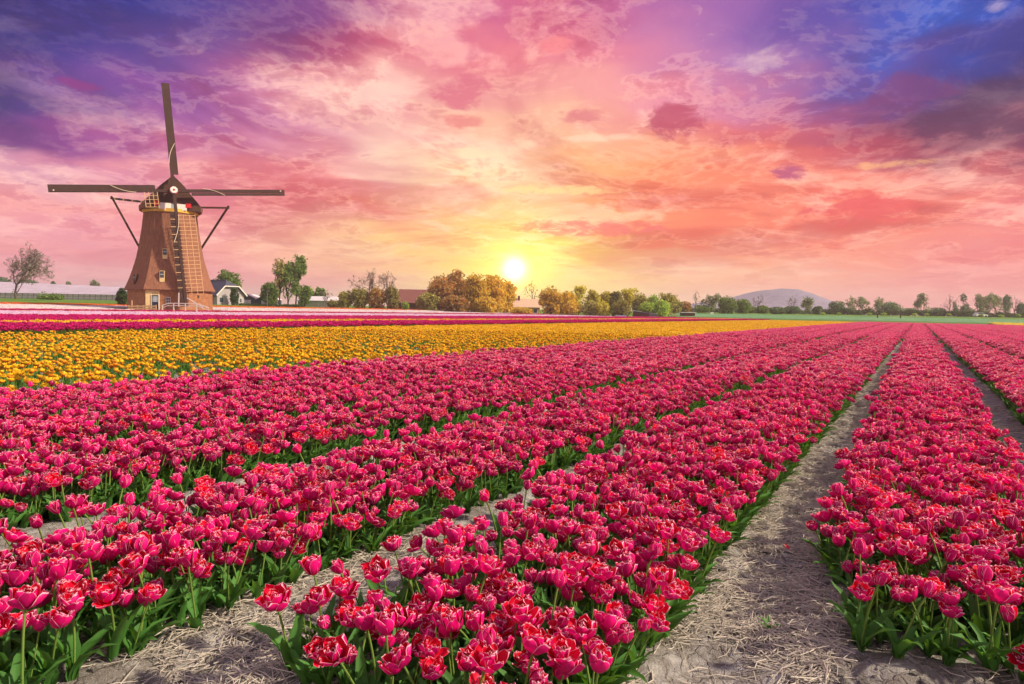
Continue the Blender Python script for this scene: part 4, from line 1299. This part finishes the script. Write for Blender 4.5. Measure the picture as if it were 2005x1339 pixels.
    for k, (px, top, w, d, m, lab) in enumerate(scrub):
        leafy('scrub', lab, px, top, w, d, m, 200 + k, 800, 'low scrub in the tree line', 0.26, 0.0, 12, 2, cat='bush')
    # young street trees at the field edge
    ys_ = [(1611, 612), (1642, 613), (1702, 613), (1730, 613), (1791, 617), (1814, 613.5), (1857, 613.5), (1921, 615), (1960, 617), (1994, 615)]
    nth = ['first', 'second', 'third', 'fourth', 'fifth', 'sixth', 'seventh', 'eighth', 'ninth', 'tenth']
    for k, (px, top) in enumerate(ys_):
        leafy('young_tree', 'small round lime green tree before the right hedge, %s from the hill' % nth[k], px, top, 11, 190, F_LIME, 160 + k, 260, 'young round trees along the field road', 0.2, 0.42, 6, 1)
    for k, (px, lab) in enumerate(((1718, 'dark marker post at the far field edge right of the hill'), (1763, 'dark marker post at the far end of the crimson beds'))):
        o = stand(px, 165)
        r = thing('marker_post', lab, 'post', o, YAW, 'dark marker posts')
        MB().box(-0.1, 0.1, -0.1, 0.1, -0.2, 0.9).build('stake', M_BARK2, r)
        MB().box(-0.16, 0.16, -0.13, 0.13, 0.9, 1.15).build('head', M_BARK2, r)


trees()


# ------------------------------------------------------------------ tulips
WTAB = ([0, 0.15, 0.35, 0.6, 0.8, 0.92, 1.0], [0.42, 0.66, 0.90, 1.0, 0.88, 0.60, 0.20])


def petal_geo(L, W, t0, t1, r0, cup, wave, rs, us, vs):
    us, vs = np.array(us), np.array(vs)
    t = np.linspace(0, 1, 25)
    ang = rad(t0) + (rad(t1) - rad(t0)) * t ** 0.85
    R = r0 + np.concatenate([[0], np.cumsum(np.sin(ang[:-1]) * L / 24)])
    Z = np.concatenate([[0], np.cumsum(np.cos(ang[:-1]) * L / 24)])
    r, z, a = np.interp(vs, t, R), np.interp(vs, t, Z), np.interp(vs, t, ang)
    w = np.interp(vs, *WTAB) * W / 2
    U, Vv = np.meshgrid(us, vs)
    w_, r_, z_, a_ = w[:, None], r[:, None], z[:, None], a[:, None]
    ph = rs.uniform(0, 6.28)
    inn = cup * w_ * U ** 2 + wave * W * 0.10 * np.sin(U * 3.1 + Vv * 4 + ph) * Vv
    tip = rs.uniform(-0.06, 0.06) * W * Vv
    x = w_ * U * (1 - 0.15 * U ** 2) + tip
    rr = r_ - inn * np.cos(a_)
    zz = z_ + inn * np.sin(a_)
    P = np.stack([x, rr, zz], -1).reshape(-1, 3)
    edge = np.maximum(np.where(np.abs(U) > 0.99, 1.0, 0.0), np.where(Vv > 0.999, 1.0, 0.0)).ravel()
    al = Vv.ravel()
    nx, ny = len(us), len(vs)
    i = np.arange(ny - 1)[:, None] * nx + np.arange(nx - 1)[None, :]
    F = np.stack([i, i + 1, i + nx + 1, i + nx], -1).reshape(-1, 4)
    # outside of the petal is the front face
    c = F[len(F) // 2]
    nrm = np.cross(P[c[1]] - P[c[0]], P[c[3]] - P[c[0]])
    if nrm[1] * math.cos(a.mean()) - nrm[2] * math.sin(a.mean()) < 0:
        F = F[:, ::-1]
    return P, F, edge, al


def rotz(P, a):
    c, s = math.cos(a), math.sin(a)
    return P @ np.array([[c, s, 0], [-s, c, 0], [0, 0, 1]])


HI_U, HI_V = [-1, -0.86, -0.45, 0, 0.45, 0.86, 1], [0, 0.22, 0.45, 0.7, 0.9, 1.0]
MD_U, MD_V = [-1, -0.72, 0, 0.72, 1], [0, 0.4, 0.8, 1.0]
LO_U, LO_V = [-1, 0, 1], [0, 0.55, 1.0]


def flower_petals(rs, lod, size=1.0, openness=0.0):
    """rings of a double flower; yields petals (ring, geometry) standing on the origin, axis +Z"""
    us, vs = ((HI_U, HI_V), (MD_U, MD_V), (LO_U, LO_V))[lod]
    o = openness
    rings = [(6, 0.066, 0.056, 82 + o, 12 + o * 1.2, 0.004, 0.34), (6, 0.060, 0.050, 60 + o, -4 + o, 0.003, 0.38), (5, 0.050, 0.040, 36 + o * 0.8, -18 + o, 0.002, 0.45)]
    if lod == 1:
        rings = [(5, *rings[0][1:]), (5, *rings[1][1:])]
    if lod == 2:
        rings = [(5, *rings[0][1:3], 74, 14, 0.004, 0.3), (3, *rings[1][1:3], 40, -10, 0.003, 0.3)]
    out = []
    for ri, (n, L, W, t0, t1, r0, cup) in enumerate(rings):
        a0 = rs.uniform(0, 6.28)
        for k in range(n):
            dt = rs.uniform(-9, 9)
            P, F, e, al = petal_geo(L * rs.uniform(0.9, 1.1) * size, W * rs.uniform(0.88, 1.1) * size, t0 + dt, t1 + dt * 1.6, r0 * size, cup, 1.0, rs, us, vs)
            out.append((ri, (rotz(P, a0 + 2 * math.pi * (k + rs.uniform(-0.15, 0.15)) / n), F, e, al)))
    return out


def leaf_geo(rs, L, W, az, base_r, lean0, lean1, lod):
    us = [-1, -0.5, 0, 0.5, 1] if lod == 0 else [-1, 0, 1]
    vs = np.linspace(0, 1, 9 if lod == 0 else 4)
    t = np.linspace(0, 1, 25)
    ang = rad(lean0) + (rad(lean1) - rad(lean0)) * t ** 1.3
    R = base_r + np.concatenate([[0], np.cumsum(np.sin(ang[:-1]) * L / 24)])
    Z = np.concatenate([[0], np.cumsum(np.cos(ang[:-1]) * L / 24)])
    r, z, a = np.interp(vs, t, R), np.interp(vs, t, Z), np.interp(vs, t, ang)
    w = np.interp(vs, [0, 0.12, 0.4, 0.75, 1], [0.5, 0.8, 1.0, 0.62, 0.04]) * W / 2
    U, Vv = np.meshgrid(us, vs)
    fold = 0.45 * np.abs(U) * w[:, None] + (0.28 * w[:, None] * np.sin(Vv * 22 + rs.uniform(0, 6)) * np.abs(U) if lod == 0 else 0)
    x = w[:, None] * U * 0.92 + 0.03 * L * np.sin(Vv * 3 + rs.uniform(0, 6))
    rr = r[:, None] - fold * np.cos(a)[:, None]
    zz = z[:, None] + fold * np.sin(a)[:, None]
    P = rotz(np.stack([x, rr, zz], -1).reshape(-1, 3), az)
    nx, ny = len(us), len(vs)
    i = np.arange(ny - 1)[:, None] * nx + np.arange(nx - 1)[None, :]
    F = np.stack([i, i + 1, i + nx + 1, i + nx], -1).reshape(-1, 4)
    return P, F, np.zeros(len(P)), np.zeros(len(P))


def stem_geo(tip, bend, n, seg, r=0.0036):
    p0, p2 = np.zeros(3), np.array(tip)
    p1 = np.array([bend[0], bend[1], tip[2] * 0.6])
    t = np.linspace(0, 1, seg + 1)[:, None]
    C = (1 - t) ** 2 * p0 + 2 * t * (1 - t) * p1 + t ** 2 * p2
    T = 2 * (1 - t) * (p1 - p0) + 2 * t * (p2 - p1)
    T /= np.linalg.norm(T, axis=1)[:, None]
    S = np.cross(T, [0.2, 1, 0.1])
    S /= np.linalg.norm(S, axis=1)[:, None]
    B = np.cross(T, S)
    P = np.concatenate([C[:, None] + r * (S[:, None] * math.cos(a) + B[:, None] * math.sin(a)) for a in np.arange(n) * 2 * math.pi / n], 1).reshape(-1, 3)
    F = []
    for i in range(seg):
        for j in range(n):
            a, b = i * n + j, i * n + (j + 1) % n
            F.append((a, b, b + n, a + n))
    return (P, np.array(F), np.zeros(len(P)), np.zeros(len(P))), T[-1]


def basis(d):
    d = np.array(d) / np.linalg.norm(d)
    s = np.cross([0.0, 1.0, 0.02], d)
    s /= np.linalg.norm(s)
    return np.stack([s, np.cross(d, s), d])          # rows: images of x, y, z


def plant(seed, lod, leaves, size=1.0, h=None, tilt=None):
    """[(part, petal ring or None, geometry)] of one tulip, foot at the origin"""
    rs = np.random.default_rng(seed)
    h = h or rs.uniform(0.165, 0.295)
    t = rs.uniform(0.0, 0.09) if tilt is None else tilt
    a = rs.uniform(0, 6.28)
    tip = np.array([math.cos(a) * t, math.sin(a) * t, h])
    st, d = stem_geo(tip, tip[:2] * rs.uniform(-0.2, 0.5), 5 if lod == 0 else 3, 6 if lod == 0 else 2)
    out = [('stem', None, st)]
    for k in range(leaves):
        out.append(('leaf', None, leaf_geo(rs, rs.uniform(0.14, 0.23), rs.uniform(0.032, 0.055), a + 2.4 * k + rs.uniform(-0.5, 0.5), 0.003, rs.uniform(5, 28), rs.uniform(35, 95), lod)))
    M = basis(d + np.array([0, 0, rs.uniform(0.0, 0.4)]))
    for ri, (P, F, e, al) in flower_petals(rs, lod, size * rs.uniform(0.92, 1.08), rs.uniform(-32, 8)):
        out.append(('petal', ri, (P @ M + tip - np.array([0, 0, 0.004]), F, e, al)))
    return out


def join(parts, slot):
    """one mesh from [(slot name, geometry)]"""
    V, Fs, E, A, mi, k = [], [], [], [], [], 0
    for nm, (P, F, e, al) in parts:
        V.append(P)
        Fs.append(F + k)
        E.append(e)
        A.append(al)
        mi += [slot[nm]] * len(F)
        k += len(P)
    return np.concatenate(V), np.concatenate(Fs), np.concatenate(E), np.concatenate(A), mi


def tulip_mesh(name, parts, pm):
    V, F, E, A, mi = join([(p, g) for p, _r, g in parts], {'petal': 0, 'stem': 1, 'leaf': 2})
    return mesh(name, V, F, [pm, M_STEM, M_LEAF], mi, True, {'edge': E, 'along': A})


def clump_mesh(name, seed, pm, n=7, rad_=0.16, size=1.0, h=0.25):
    rs = np.random.default_rng(seed)
    parts = []
    for k in range(n):
        off = np.array([rs.uniform(-rad_, rad_), rs.uniform(-rad_, rad_), 0])
        for p, r, (P, F, e, al) in plant(seed * 31 + k, 2, 2, size, h * rs.uniform(0.88, 1.1)):
            parts.append((p, r, (P + off, F, e, al)))
    return tulip_mesh(name, parts, pm)


# instancing by geometry nodes for what is past counting
def mass(name, label, cat, sources, P, rot, scl, var):
    me = bpy.data.meshes.new(name)
    me.vertices.add(len(P))
    me.vertices.foreach_set('co', np.asarray(P, np.float32).ravel())
    for nm, ty, data, key in (('rot', 'FLOAT_VECTOR', rot, 'vector'), ('scl', 'FLOAT', scl, 'value'), ('var', 'INT', var, 'value')):
        a = me.attributes.new(nm, ty, 'POINT')
        a.data.foreach_set(key, np.asarray(data, np.int32 if ty == 'INT' else np.float32).ravel())
    me.update()
    o = obj(name, me)
    tag(o, label, cat, kind='stuff')
    ng = bpy.data.node_groups.new(name + '_scatter', 'GeometryNodeTree')
    ng.interface.new_socket('Geometry', in_out='INPUT', socket_type='NodeSocketGeometry')
    ng.interface.new_socket('Geometry', in_out='OUTPUT', socket_type='NodeSocketGeometry')
    L = ng.links.new
    gi, go = ng.nodes.new('NodeGroupInput'), ng.nodes.new('NodeGroupOutput')
    geo = ng.nodes.new('GeometryNodeGeometryToInstance')
    for i, src in reversed(list(enumerate(sources))):       # a multi-input socket lists the last link first
        so = bpy.data.objects.new(name + '_piece', src)
        oi = ng.nodes.new('GeometryNodeObjectInfo')
        oi.inputs['Object'].default_value = so
        oi.inputs['As Instance'].default_value = False
        L(oi.outputs['Geometry'], geo.inputs[0])
    ip = ng.nodes.new('GeometryNodeInstanceOnPoints')
    L(gi.outputs[0], ip.inputs['Points'])
    L(geo.outputs[0], ip.inputs['Instance'])
    ip.inputs['Pick Instance'].default_value = True

    def attr(nm, ty):
        n = ng.nodes.new('GeometryNodeInputNamedAttribute')
        n.data_type = ty
        n.inputs['Name'].default_value = nm
        return n.outputs['Attribute']
    L(attr('var', 'INT'), ip.inputs['Instance Index'])
    e2r = ng.nodes.new('FunctionNodeEulerToRotation')
    L(attr('rot', 'FLOAT_VECTOR'), e2r.inputs[0])
    L(e2r.outputs[0], ip.inputs['Rotation'])
    L(attr('scl', 'FLOAT'), ip.inputs['Scale'])
    L(ip.outputs[0], go.inputs[0])
    o.modifiers.new('scatter', 'NODES').node_group = ng
    return o


def seen(P, mx=180, my=160, mn=0.4):
    x, y, d = project(P)
    return (d > mn) & (x > -mx) & (x < PW + mx) & (y < PH + my) & (y > -100)


def scatter(x0, x1, y0, y1, per_m2):
    n = int((x1 - x0) * (y1 - y0) * per_m2)
    k = max(1, int(math.sqrt(n * (x1 - x0) / max(y1 - y0, 1e-3))))
    m = max(1, int(math.ceil(n / k)))
    gx, gy = np.meshgrid((np.arange(k) + 0.5) / k, (np.arange(m) + 0.5) / m)
    x = x0 + (x1 - x0) * (gx.ravel() + RNG.uniform(-0.55, 0.55, gx.size) / k)
    y = y0 + (y1 - y0) * (gy.ravel() + RNG.uniform(-0.55, 0.55, gy.size) / m)
    return x, y


def lean(P, beds=True, sd=0.10):
    """yaw, then a random lean; plants at a bed's edge lean out over the furrow. Returns XYZ euler angles"""
    n_ = len(P)
    yw = RNG.uniform(0, 6.28, n_)
    tx, ty = RNG.normal(0, sd, n_), RNG.normal(0, sd, n_)
    if beds:
        for a_, b_ in BEDS:
            m_ = (P[:, 0] > a_ - 0.2) & (P[:, 0] < b_ + 0.2)
            e_ = np.where(m_, np.clip(1 - (P[:, 0] - a_) / 0.28, 0, 1) * -1 + np.clip(1 - (b_ - P[:, 0]) / 0.28, 0, 1), 0)
            ty = ty + e_ * RNG.uniform(0.0, 0.30, n_)
        f_ = P[:, 1] - bed_front(P[:, 0])
        tx = tx + np.clip(1 - f_ / 0.4, 0, 1) * RNG.uniform(0.0, 0.35, n_)
    cx, sx, cy2, sy, cz, sz = np.cos(tx), np.sin(tx), np.cos(ty), np.sin(ty), np.cos(yw), np.sin(yw)
    # R = Rx(tx) Ry(ty) Rz(yw)
    r00, r10 = cy2 * cz, cx * sz + sx * sy * cz
    r20, r21, r22 = sx * sz - cx * sy * cz, sx * cz + cx * sy * sz, cx * cy2
    return np.column_stack([np.arctan2(r21, r22), -np.arcsin(np.clip(r20, -1, 1)), np.arctan2(r10, r00)])


NEAR_D, MID_D = 11.0, 34.0
pts = []
for a, b in BEDS:
    x, y = scatter(a, b, 0.3, 46.0, 215)
    w = 0.05 * fbm(x * 0 + a, y, 1.1, 3)
    keep = (y > bed_front(x) + 0.25 * fbm(x, y, 2.0, 2)) & (x > a + 0.03 + w) & (x < b - 0.03 + w)
    if a == -0.36:
        keep &= x > a + 0.22 * np.clip(3.8 - y, 0, 1.2)
    dens = np.clip(0.74 + 0.25 * (y - bed_front(x)), 0, 1.0) * np.where(fbm(x, y, 1.6, 2, V2) < -0.28, 0.6, 1.0)
    keep &= RNG.random(len(x)) < dens
    x, y = x[keep], y[keep]
    dist = np.hypot(x, y)
    keep = (dist < MID_D)
    pts.append(np.stack([x[keep], y[keep]], -1))
pts = np.concatenate(pts)
pz = ground_z(pts[:, 0], pts[:, 1])
P3 = np.column_stack([pts, pz])
P3 = P3[seen(P3 + np.array([0, 0, 0.35]))]
P3 = P3[np.argsort(np.hypot(P3[:, 0], P3[:, 1]))]
fx, fy, fd = project(P3 + np.array([0, 0, 0.38]))
inframe = (fx > 8) & (fx < PW - 8) & (fy < PH - 4)
N_IND = 300
ind = np.flatnonzero(inframe)[:N_IND]
rest = np.setdiff1d(np.arange(len(P3)), ind)

# the nearest tulips one by one
N_VAR = 12
kits = []
for k in range(N_VAR):
    parts = plant(500 + k, 0, 4 if k % 3 else 5, 1.0)
    kit = []
    core = [('petal', g) for p, r, g in parts if p == 'petal' and r == 2]
    V, F, E, A, mi = join(core, {'petal': 0})
    kit.append(('flower', 0, mesh('flower', V, F, [M_PINK], None, True, {'edge': E, 'along': A})))
    for p, r, (P, F, e, al) in parts:
        if p == 'petal' and r < 2:
            kit.append(('petal', 1, mesh('petal', P, F, [M_PINK], None, True, {'edge': e, 'along': al})))
        elif p != 'petal':
            kit.append((p, 0, mesh(p, P, F, [M_STEM if p == 'stem' else M_LEAF], None, True, {'edge': e, 'along': al})))
    kits.append(kit)
ROT = lean(P3[ind])
for q, i in enumerate(ind):
    x, y, z = P3[i]
    b = next((n for n, (a0, a1) in enumerate(BEDS) if a0 - 0.2 < x < a1 + 0.2), 4)
    a0, a1 = BEDS[b]
    t3 = (x - a0) / (a1 - a0)
    dy = y - float(bed_front(np.array([x]))[0])
    row = 'foremost' if dy < 0.4 else ('second rank' if dy < 0.9 else ('third rank' if dy < 1.4 else 'farther back'))
    col3 = 'left side' if t3 < 0.33 else ('middle' if t3 < 0.67 else 'right side')
    where = {2: 'bed at the left edge', 3: 'lower left bed', 4: 'bed left of the straw path', 5: 'bed right of the straw path'}.get(b, 'bed at the right edge')
    lab = 'white rimmed crimson tulip, %s, %s of the %s' % (row, col3, where)
    t = thing('tulip', lab, 'tulip', (x, y, z - 0.01), 0, 'crimson tulips, %s, %s, %s' % (where, col3, row))
    t.rotation_euler = ROT[q]
    s = RNG.uniform(0.80, 1.14)
    t.scale = (s, s, s)
    fl = None
    for nm, lev, me in kits[int(RNG.integers(N_VAR))]:
        o = obj(nm, me, fl if lev else t)
        if nm == 'flower':
            fl = o

# the rest of the crimson beds
srcs = [tulip_mesh('tulip_near', plant(500 + k, 0, 4, 1.0), M_PINK) for k in range(8)] + [tulip_mesh('tulip_mid', plant(700 + k, 1, 3, 1.13), M_PINKM) for k in range(6)] \
    + [clump_mesh('tulip_far', 40 + k, M_PINKF, 7, 0.17, 1.25) for k in range(5)]
R = P3[rest]
dist = np.hypot(R[:, 0], R[:, 1])
var = np.where(dist < NEAR_D, RNG.integers(0, 8, len(R)), 8 + RNG.integers(0, 6, len(R)))
rot = lean(R)
scl = RNG.uniform(0.80, 1.14, len(R)) * np.where(dist > NEAR_D, 1.04, 1.0)
fp = []
for a, b in BEDS:
    x, y = scatter(a + 0.05, b - 0.05, 2.0, FIELD_END, 17)
    keep = np.hypot(x, y) >= MID_D
    fp.append(np.stack([x[keep], y[keep]], -1))
fp = np.concatenate(fp)
FP = np.column_stack([fp, ground_z(fp[:, 0], fp[:, 1])])
FP = FP[seen(FP)]
n = len(FP)
mass('crimson_tulip_beds', 'dense beds of crimson double tulips running to the far hedge', 'tulips', srcs,
     np.concatenate([R - np.array([0, 0, 0.01]), FP]), np.concatenate([rot, np.column_stack([np.zeros(n), np.zeros(n), RNG.uniform(0, 6.28, n)])]),
     np.concatenate([scl, RNG.uniform(0.9, 1.15, n)]), np.concatenate([var, 14 + RNG.integers(0, 5, n)]))


def strip(name, label, x0, x1, pm, per=11, size=1.2, h=0.38, clump=(8, 0.2), y1=FIELD_END, y0=None, scl=(0.9, 1.15), hole=None):
    y0 = y0 if y0 is not None else max(0.0, 0.36 * min(abs(x0), abs(x1)) - 4)
    x, y = scatter(min(x0, x1), max(x0, x1), y0, y1, per)
    Q = np.column_stack([x, y, ground_z(x, y)])
    Q = Q[seen(Q)]
    if hole:
        Q = Q[np.hypot(Q[:, 0] - hole[0], Q[:, 1] - hole[1]) > hole[2]]
    k = len(Q)
    sr = [clump_mesh(name + '_clump', 60 + j, pm, clump[0], clump[1], size, h) for j in range(5)]
    return mass(name, label, 'tulips', sr, Q, np.column_stack([np.zeros(k), np.zeros(k), RNG.uniform(0, 6.28, k)]), RNG.uniform(*scl, k), RNG.integers(0, 5, k))


# yellow field: nearest ones singly, then plants, then clumps
YX0, YX1 = -24.6, -8.95
x, y = scatter(YX0, YX1, 2.0, 44.0, 42)
Q = np.column_stack([x, y, ground_z(x, y)])
keep = (np.hypot(x, y) < 32) & (RNG.random(len(x)) < np.where(fbm(x, y, 1.1, 2, V2) < -0.08, 0.35, 1.0))
Q = Q[keep]
Q = Q[seen(Q)]
Q = Q[np.argsort(np.hypot(Q[:, 0], Q[:, 1]))]
fx, fy, fd = project(Q + np.array([0, 0, 0.38]))
yi = np.flatnonzero((fx > 4) & (fx < PW - 4))[:290]
ysrc = [tulip_mesh('yellow_tulip', plant(900 + k, 1, 3, 0.98), M_YEL) for k in range(8)]
yx = fx[yi]
for i in yi:
    o = obj('yellow_tulip', ysrc[int(RNG.integers(8))])
    o.location = Q[i]
    s = RNG.uniform(0.85, 1.12)
    o.scale = (s, s, s)
    o.rotation_euler = (RNG.normal(0, 0.08), RNG.normal(0, 0.08), RNG.uniform(0, 6.28))
    part = 'at the left picture edge' if fx[i] < 110 else ('left of the windmill' if fx[i] < 240 else ('below the windmill' if fx[i] < 430 else 'right of the windmill'))
    deep = 'next to the crimson bed' if Q[i, 0] > YX1 - 0.5 else ('just inside the near rim' if Q[i, 0] > YX1 - 1.2 else 'farther inside the near rim')
    tag(o, 'yellow tulip with red flushed base %s, %s' % (part, deep), 'tulip', 'yellow field tulips, %s, %s' % (part, deep))
yr = Q[np.setdiff1d(np.arange(len(Q)), yi)]
x, y = scatter(YX0, YX1, 2.0, FIELD_END, 14)
Y2 = np.column_stack([x, y, ground_z(x, y)])
Y2 = Y2[np.hypot(x, y) >= 32]
Y2 = Y2[seen(Y2)]
k1, k2 = len(yr), len(Y2)
mass('yellow_tulip_field', 'broad field of yellow tulips with red flushed bases', 'tulips', ysrc + [clump_mesh('yellow_tulip_clump', 80 + k, M_YEL, 7, 0.19, 1.15) for k in range(5)],
     np.concatenate([yr, Y2]), np.column_stack([RNG.normal(0, 0.07, k1 + k2), RNG.normal(0, 0.07, k1 + k2), RNG.uniform(0, 6.28, k1 + k2)]),
     RNG.uniform(0.85, 1.12, k1 + k2), np.concatenate([RNG.integers(0, 8, k1), 8 + RNG.integers(0, 5, k2)]))

strip('magenta_tulip_strip', 'narrow magenta tulip strip just behind the yellow field', -24.7, -29.8, M_MAG)
strip('thin_yellow_tulip_strip', 'thin yellow tulip strip between the two magenta strips', -29.8, -33.0, M_YEL)
strip('wide_magenta_tulip_strip', 'wide magenta tulip strip before the lilac band', -33.0, -48.5, M_MAG)
strip('lilac_tulip_strip', 'pale lilac tulip band in front of the windmill', -48.5, -69.5, M_LIL, 7, 1.5, 0.28, (10, 0.26))
strip('peach_tulip_strip', 'very thin peach tulip strip behind the lilac band', -69.5, -71.0, M_ORG, 8, 1.4, 0.28, (8, 0.24))
strip('thin_magenta_tulip_strip', 'very thin magenta tulip strip at the foot of the windmill', -71.2, -73.8, M_MAG, 10, 1.5, 0.34, (9, 0.24))
strip('white_tulip_strip', 'white tulip band left and right of the windmill', -74.2, -92.0, M_WHT, 6, 1.8, 0.30, (10, 0.3), hole=(-79.2, 50.8, 7.2))
strip('orange_tulip_strip', 'thin orange tulip strip below the green verge', -92.0, -99.0, M_ORG, 6, 1.8, 0.32, (10, 0.3))
strip('lemon_tulip_strip', 'lemon yellow tulip strip at the far right edge', 12.2, 44.0, M_SYEL, 6, 1.6, 0.3, (9, 0.3), y0=143.0, y1=162.0)


# ------------------------------------------------------------------ straw and small litter
def straw_mesh(seed):
    rs = np.random.default_rng(seed)
    L, w = rs.uniform(0.04, 0.15), rs.uniform(0.0010, 0.0024)
    b1, b2 = rs.uniform(-0.012, 0.012), rs.uniform(-0.004, 0.012)
    return mesh('straw', *(lambda m: (m.v, m.f))(MB().tube([(-L / 2, 0, 0), (0, b1, b2), (L / 2, b1 * 0.3, 0)], [w, w, w * 0.7], 4)), [M_STRAW])


def straw():
    out, sc_ = [], []

    def put(x0, x1, y0, y1, per, s0, s1, thr):
        x, y = RNG.uniform(x0, x1, int((x1 - x0) * (y1 - y0) * per)), None
        y = RNG.uniform(y0, y1, len(x))
        k = fbm(x, y, 1.7, 3) > thr + RNG.normal(0, 0.12, len(x))
        out.append(np.stack([x[k], y[k]], -1))
        sc_.append(RNG.uniform(s0, s1, int(k.sum())))
    put(-1.0, -0.2, 1.2, 7.0, 4200, 0.6, 1.25, -0.26)
    put(-0.9, -0.28, 7.0, 26.0, 1100, 0.9, 1.6, -0.25)
    put(-3.2, 0.9, 0.8, 3.0, 1900, 0.6, 1.3, 0.0)
    put(-2.35, -1.8, 1.2, 9.0, 1600, 0.6, 1.3, 0.0)
    put(-3.9, -3.45, 1.0, 9.0, 500, 0.7, 1.3, 0.0)
    put(0.65, 1.1, 3.0, 16.0, 500, 0.8, 1.4, 0.0)
    P = np.concatenate(out)
    S = np.concatenate(sc_)
    n_ = len(P)
    Q = np.column_stack([P, ground_z(P[:, 0], P[:, 1]) + RNG.uniform(0.002, 0.016, n_)])
    mass('straw', 'dry pale straw littering the path and furrows', 'straw', [straw_mesh(k) for k in range(10)], Q,
         np.column_stack([RNG.uniform(0, 6.28, n_), RNG.normal(0, 0.16, n_), RNG.uniform(0, 6.28, n_)]), S, RNG.integers(0, 10, n_))


straw()


def clods():
    x, y = RNG.uniform(-4.6, 1.5, 14000), 0.8 + RNG.random(14000) ** 1.6 * 12
    k = fbm(x, y, 1.3, 3, V2) > RNG.normal(0.0, 0.15, len(x))
    x, y = x[k], y[k]
    src = []
    for j in range(5):
        rs = np.random.default_rng(900 + j)
        m_ = MB().ell((0, 0, 0), (1.0, 0.8, 0.55), 7, 5)
        V = np.array(m_.v)
        V *= 1 + 0.28 * np.array([math.sin(7 * q[0] + j) * math.cos(5 * q[1] + 2 * j) + 0.4 * math.sin(11 * q[2] + j) for q in V])[:, None]
        src.append(mesh('clod', V, m_.f, [M_SOIL]))
    S = 0.004 + 0.022 * RNG.random(len(x)) ** 3
    mass('soil_clods', 'small dry soil clods on path and headland', 'soil', src, np.column_stack([x, y, ground_z(x, y) + S * 0.1]),
         np.column_stack([RNG.normal(0, 0.3, len(x)), RNG.normal(0, 0.3, len(x)), RNG.uniform(0, 6.28, len(x))]), S, RNG.integers(0, 5, len(x)))


clods()


def ground_at(px, py):
    r = ray(px, py)
    t = -1.3 / r.z
    p = EYE + r * t
    return Vector((p.x, p.y, gz(p.x, p.y)))


for k, (px, py, lab) in enumerate(((1376, 1180, 'small green weed sprouting at the left border of the straw path'), (1560, 1010, 'tiny green weed in the middle of the straw path'), (1505, 1235, 'low leafy weed in the straw near the bottom of the path'), (880, 1320, 'small weed on bare soil at the bottom between tulips'), (655, 1300, 'light green weed on grey soil left of bottom tulips'))):
    rs = np.random.default_rng(300 + k)
    t = thing('weed', lab, 'weed', ground_at(px, py), 0, 'weeds on the bare soil')
    for j in range(6):
        P, F, e, al = leaf_geo(rs, rs.uniform(0.04, 0.08), rs.uniform(0.010, 0.018), 1.05 * j + rs.uniform(-0.3, 0.3), 0.002, rs.uniform(15, 50), rs.uniform(60, 100), 0)
        obj('leaf', mesh('leaf', P, F, [M_LEAF], None, True), t)
for k, (px, py, lab) in enumerate(((1545, 1082, 'fallen crimson petal lying on the straw path'),)):
    rs = np.random.default_rng(330 + k)
    P, F, e, al = petal_geo(0.04, 0.035, 80, 60, 0.0, 0.3, 1.0, rs, HI_U, HI_V)
    o = tag(obj('fallen_petal', mesh('fallen_petal', P, F, [M_PINK], None, True, {'edge': e, 'along': al})), lab, 'petal', 'fallen petals')
    o.location = ground_at(px, py) + Vector((0, 0, 0.006))
    o.rotation_euler = (0.3, 0, 1.0 + k)


# ------------------------------------------------------------------ evening haze
def haze():
    m = bpy.data.materials.new('haze_air')
    m.use_nodes = True
    t = m.node_tree
    t.nodes.clear()
    pv = t.nodes.new('ShaderNodeVolumePrincipled')
    pv.inputs['Color'].default_value = (0.98, 0.90, 0.92, 1)
    pv.inputs['Density'].default_value = HAZE
    pv.inputs['Anisotropy'].default_value = 0.25
    o = t.nodes.new('ShaderNodeOutputMaterial')
    t.links.new(pv.outputs[0], o.inputs['Volume'])
    tag(MB().box(-1650, 1650, -650, 1650, -3.0, 46.0).build('haze', m), 'thin pale evening haze in the air', 'haze', kind='stuff')


HAZE = 0.00042
haze()
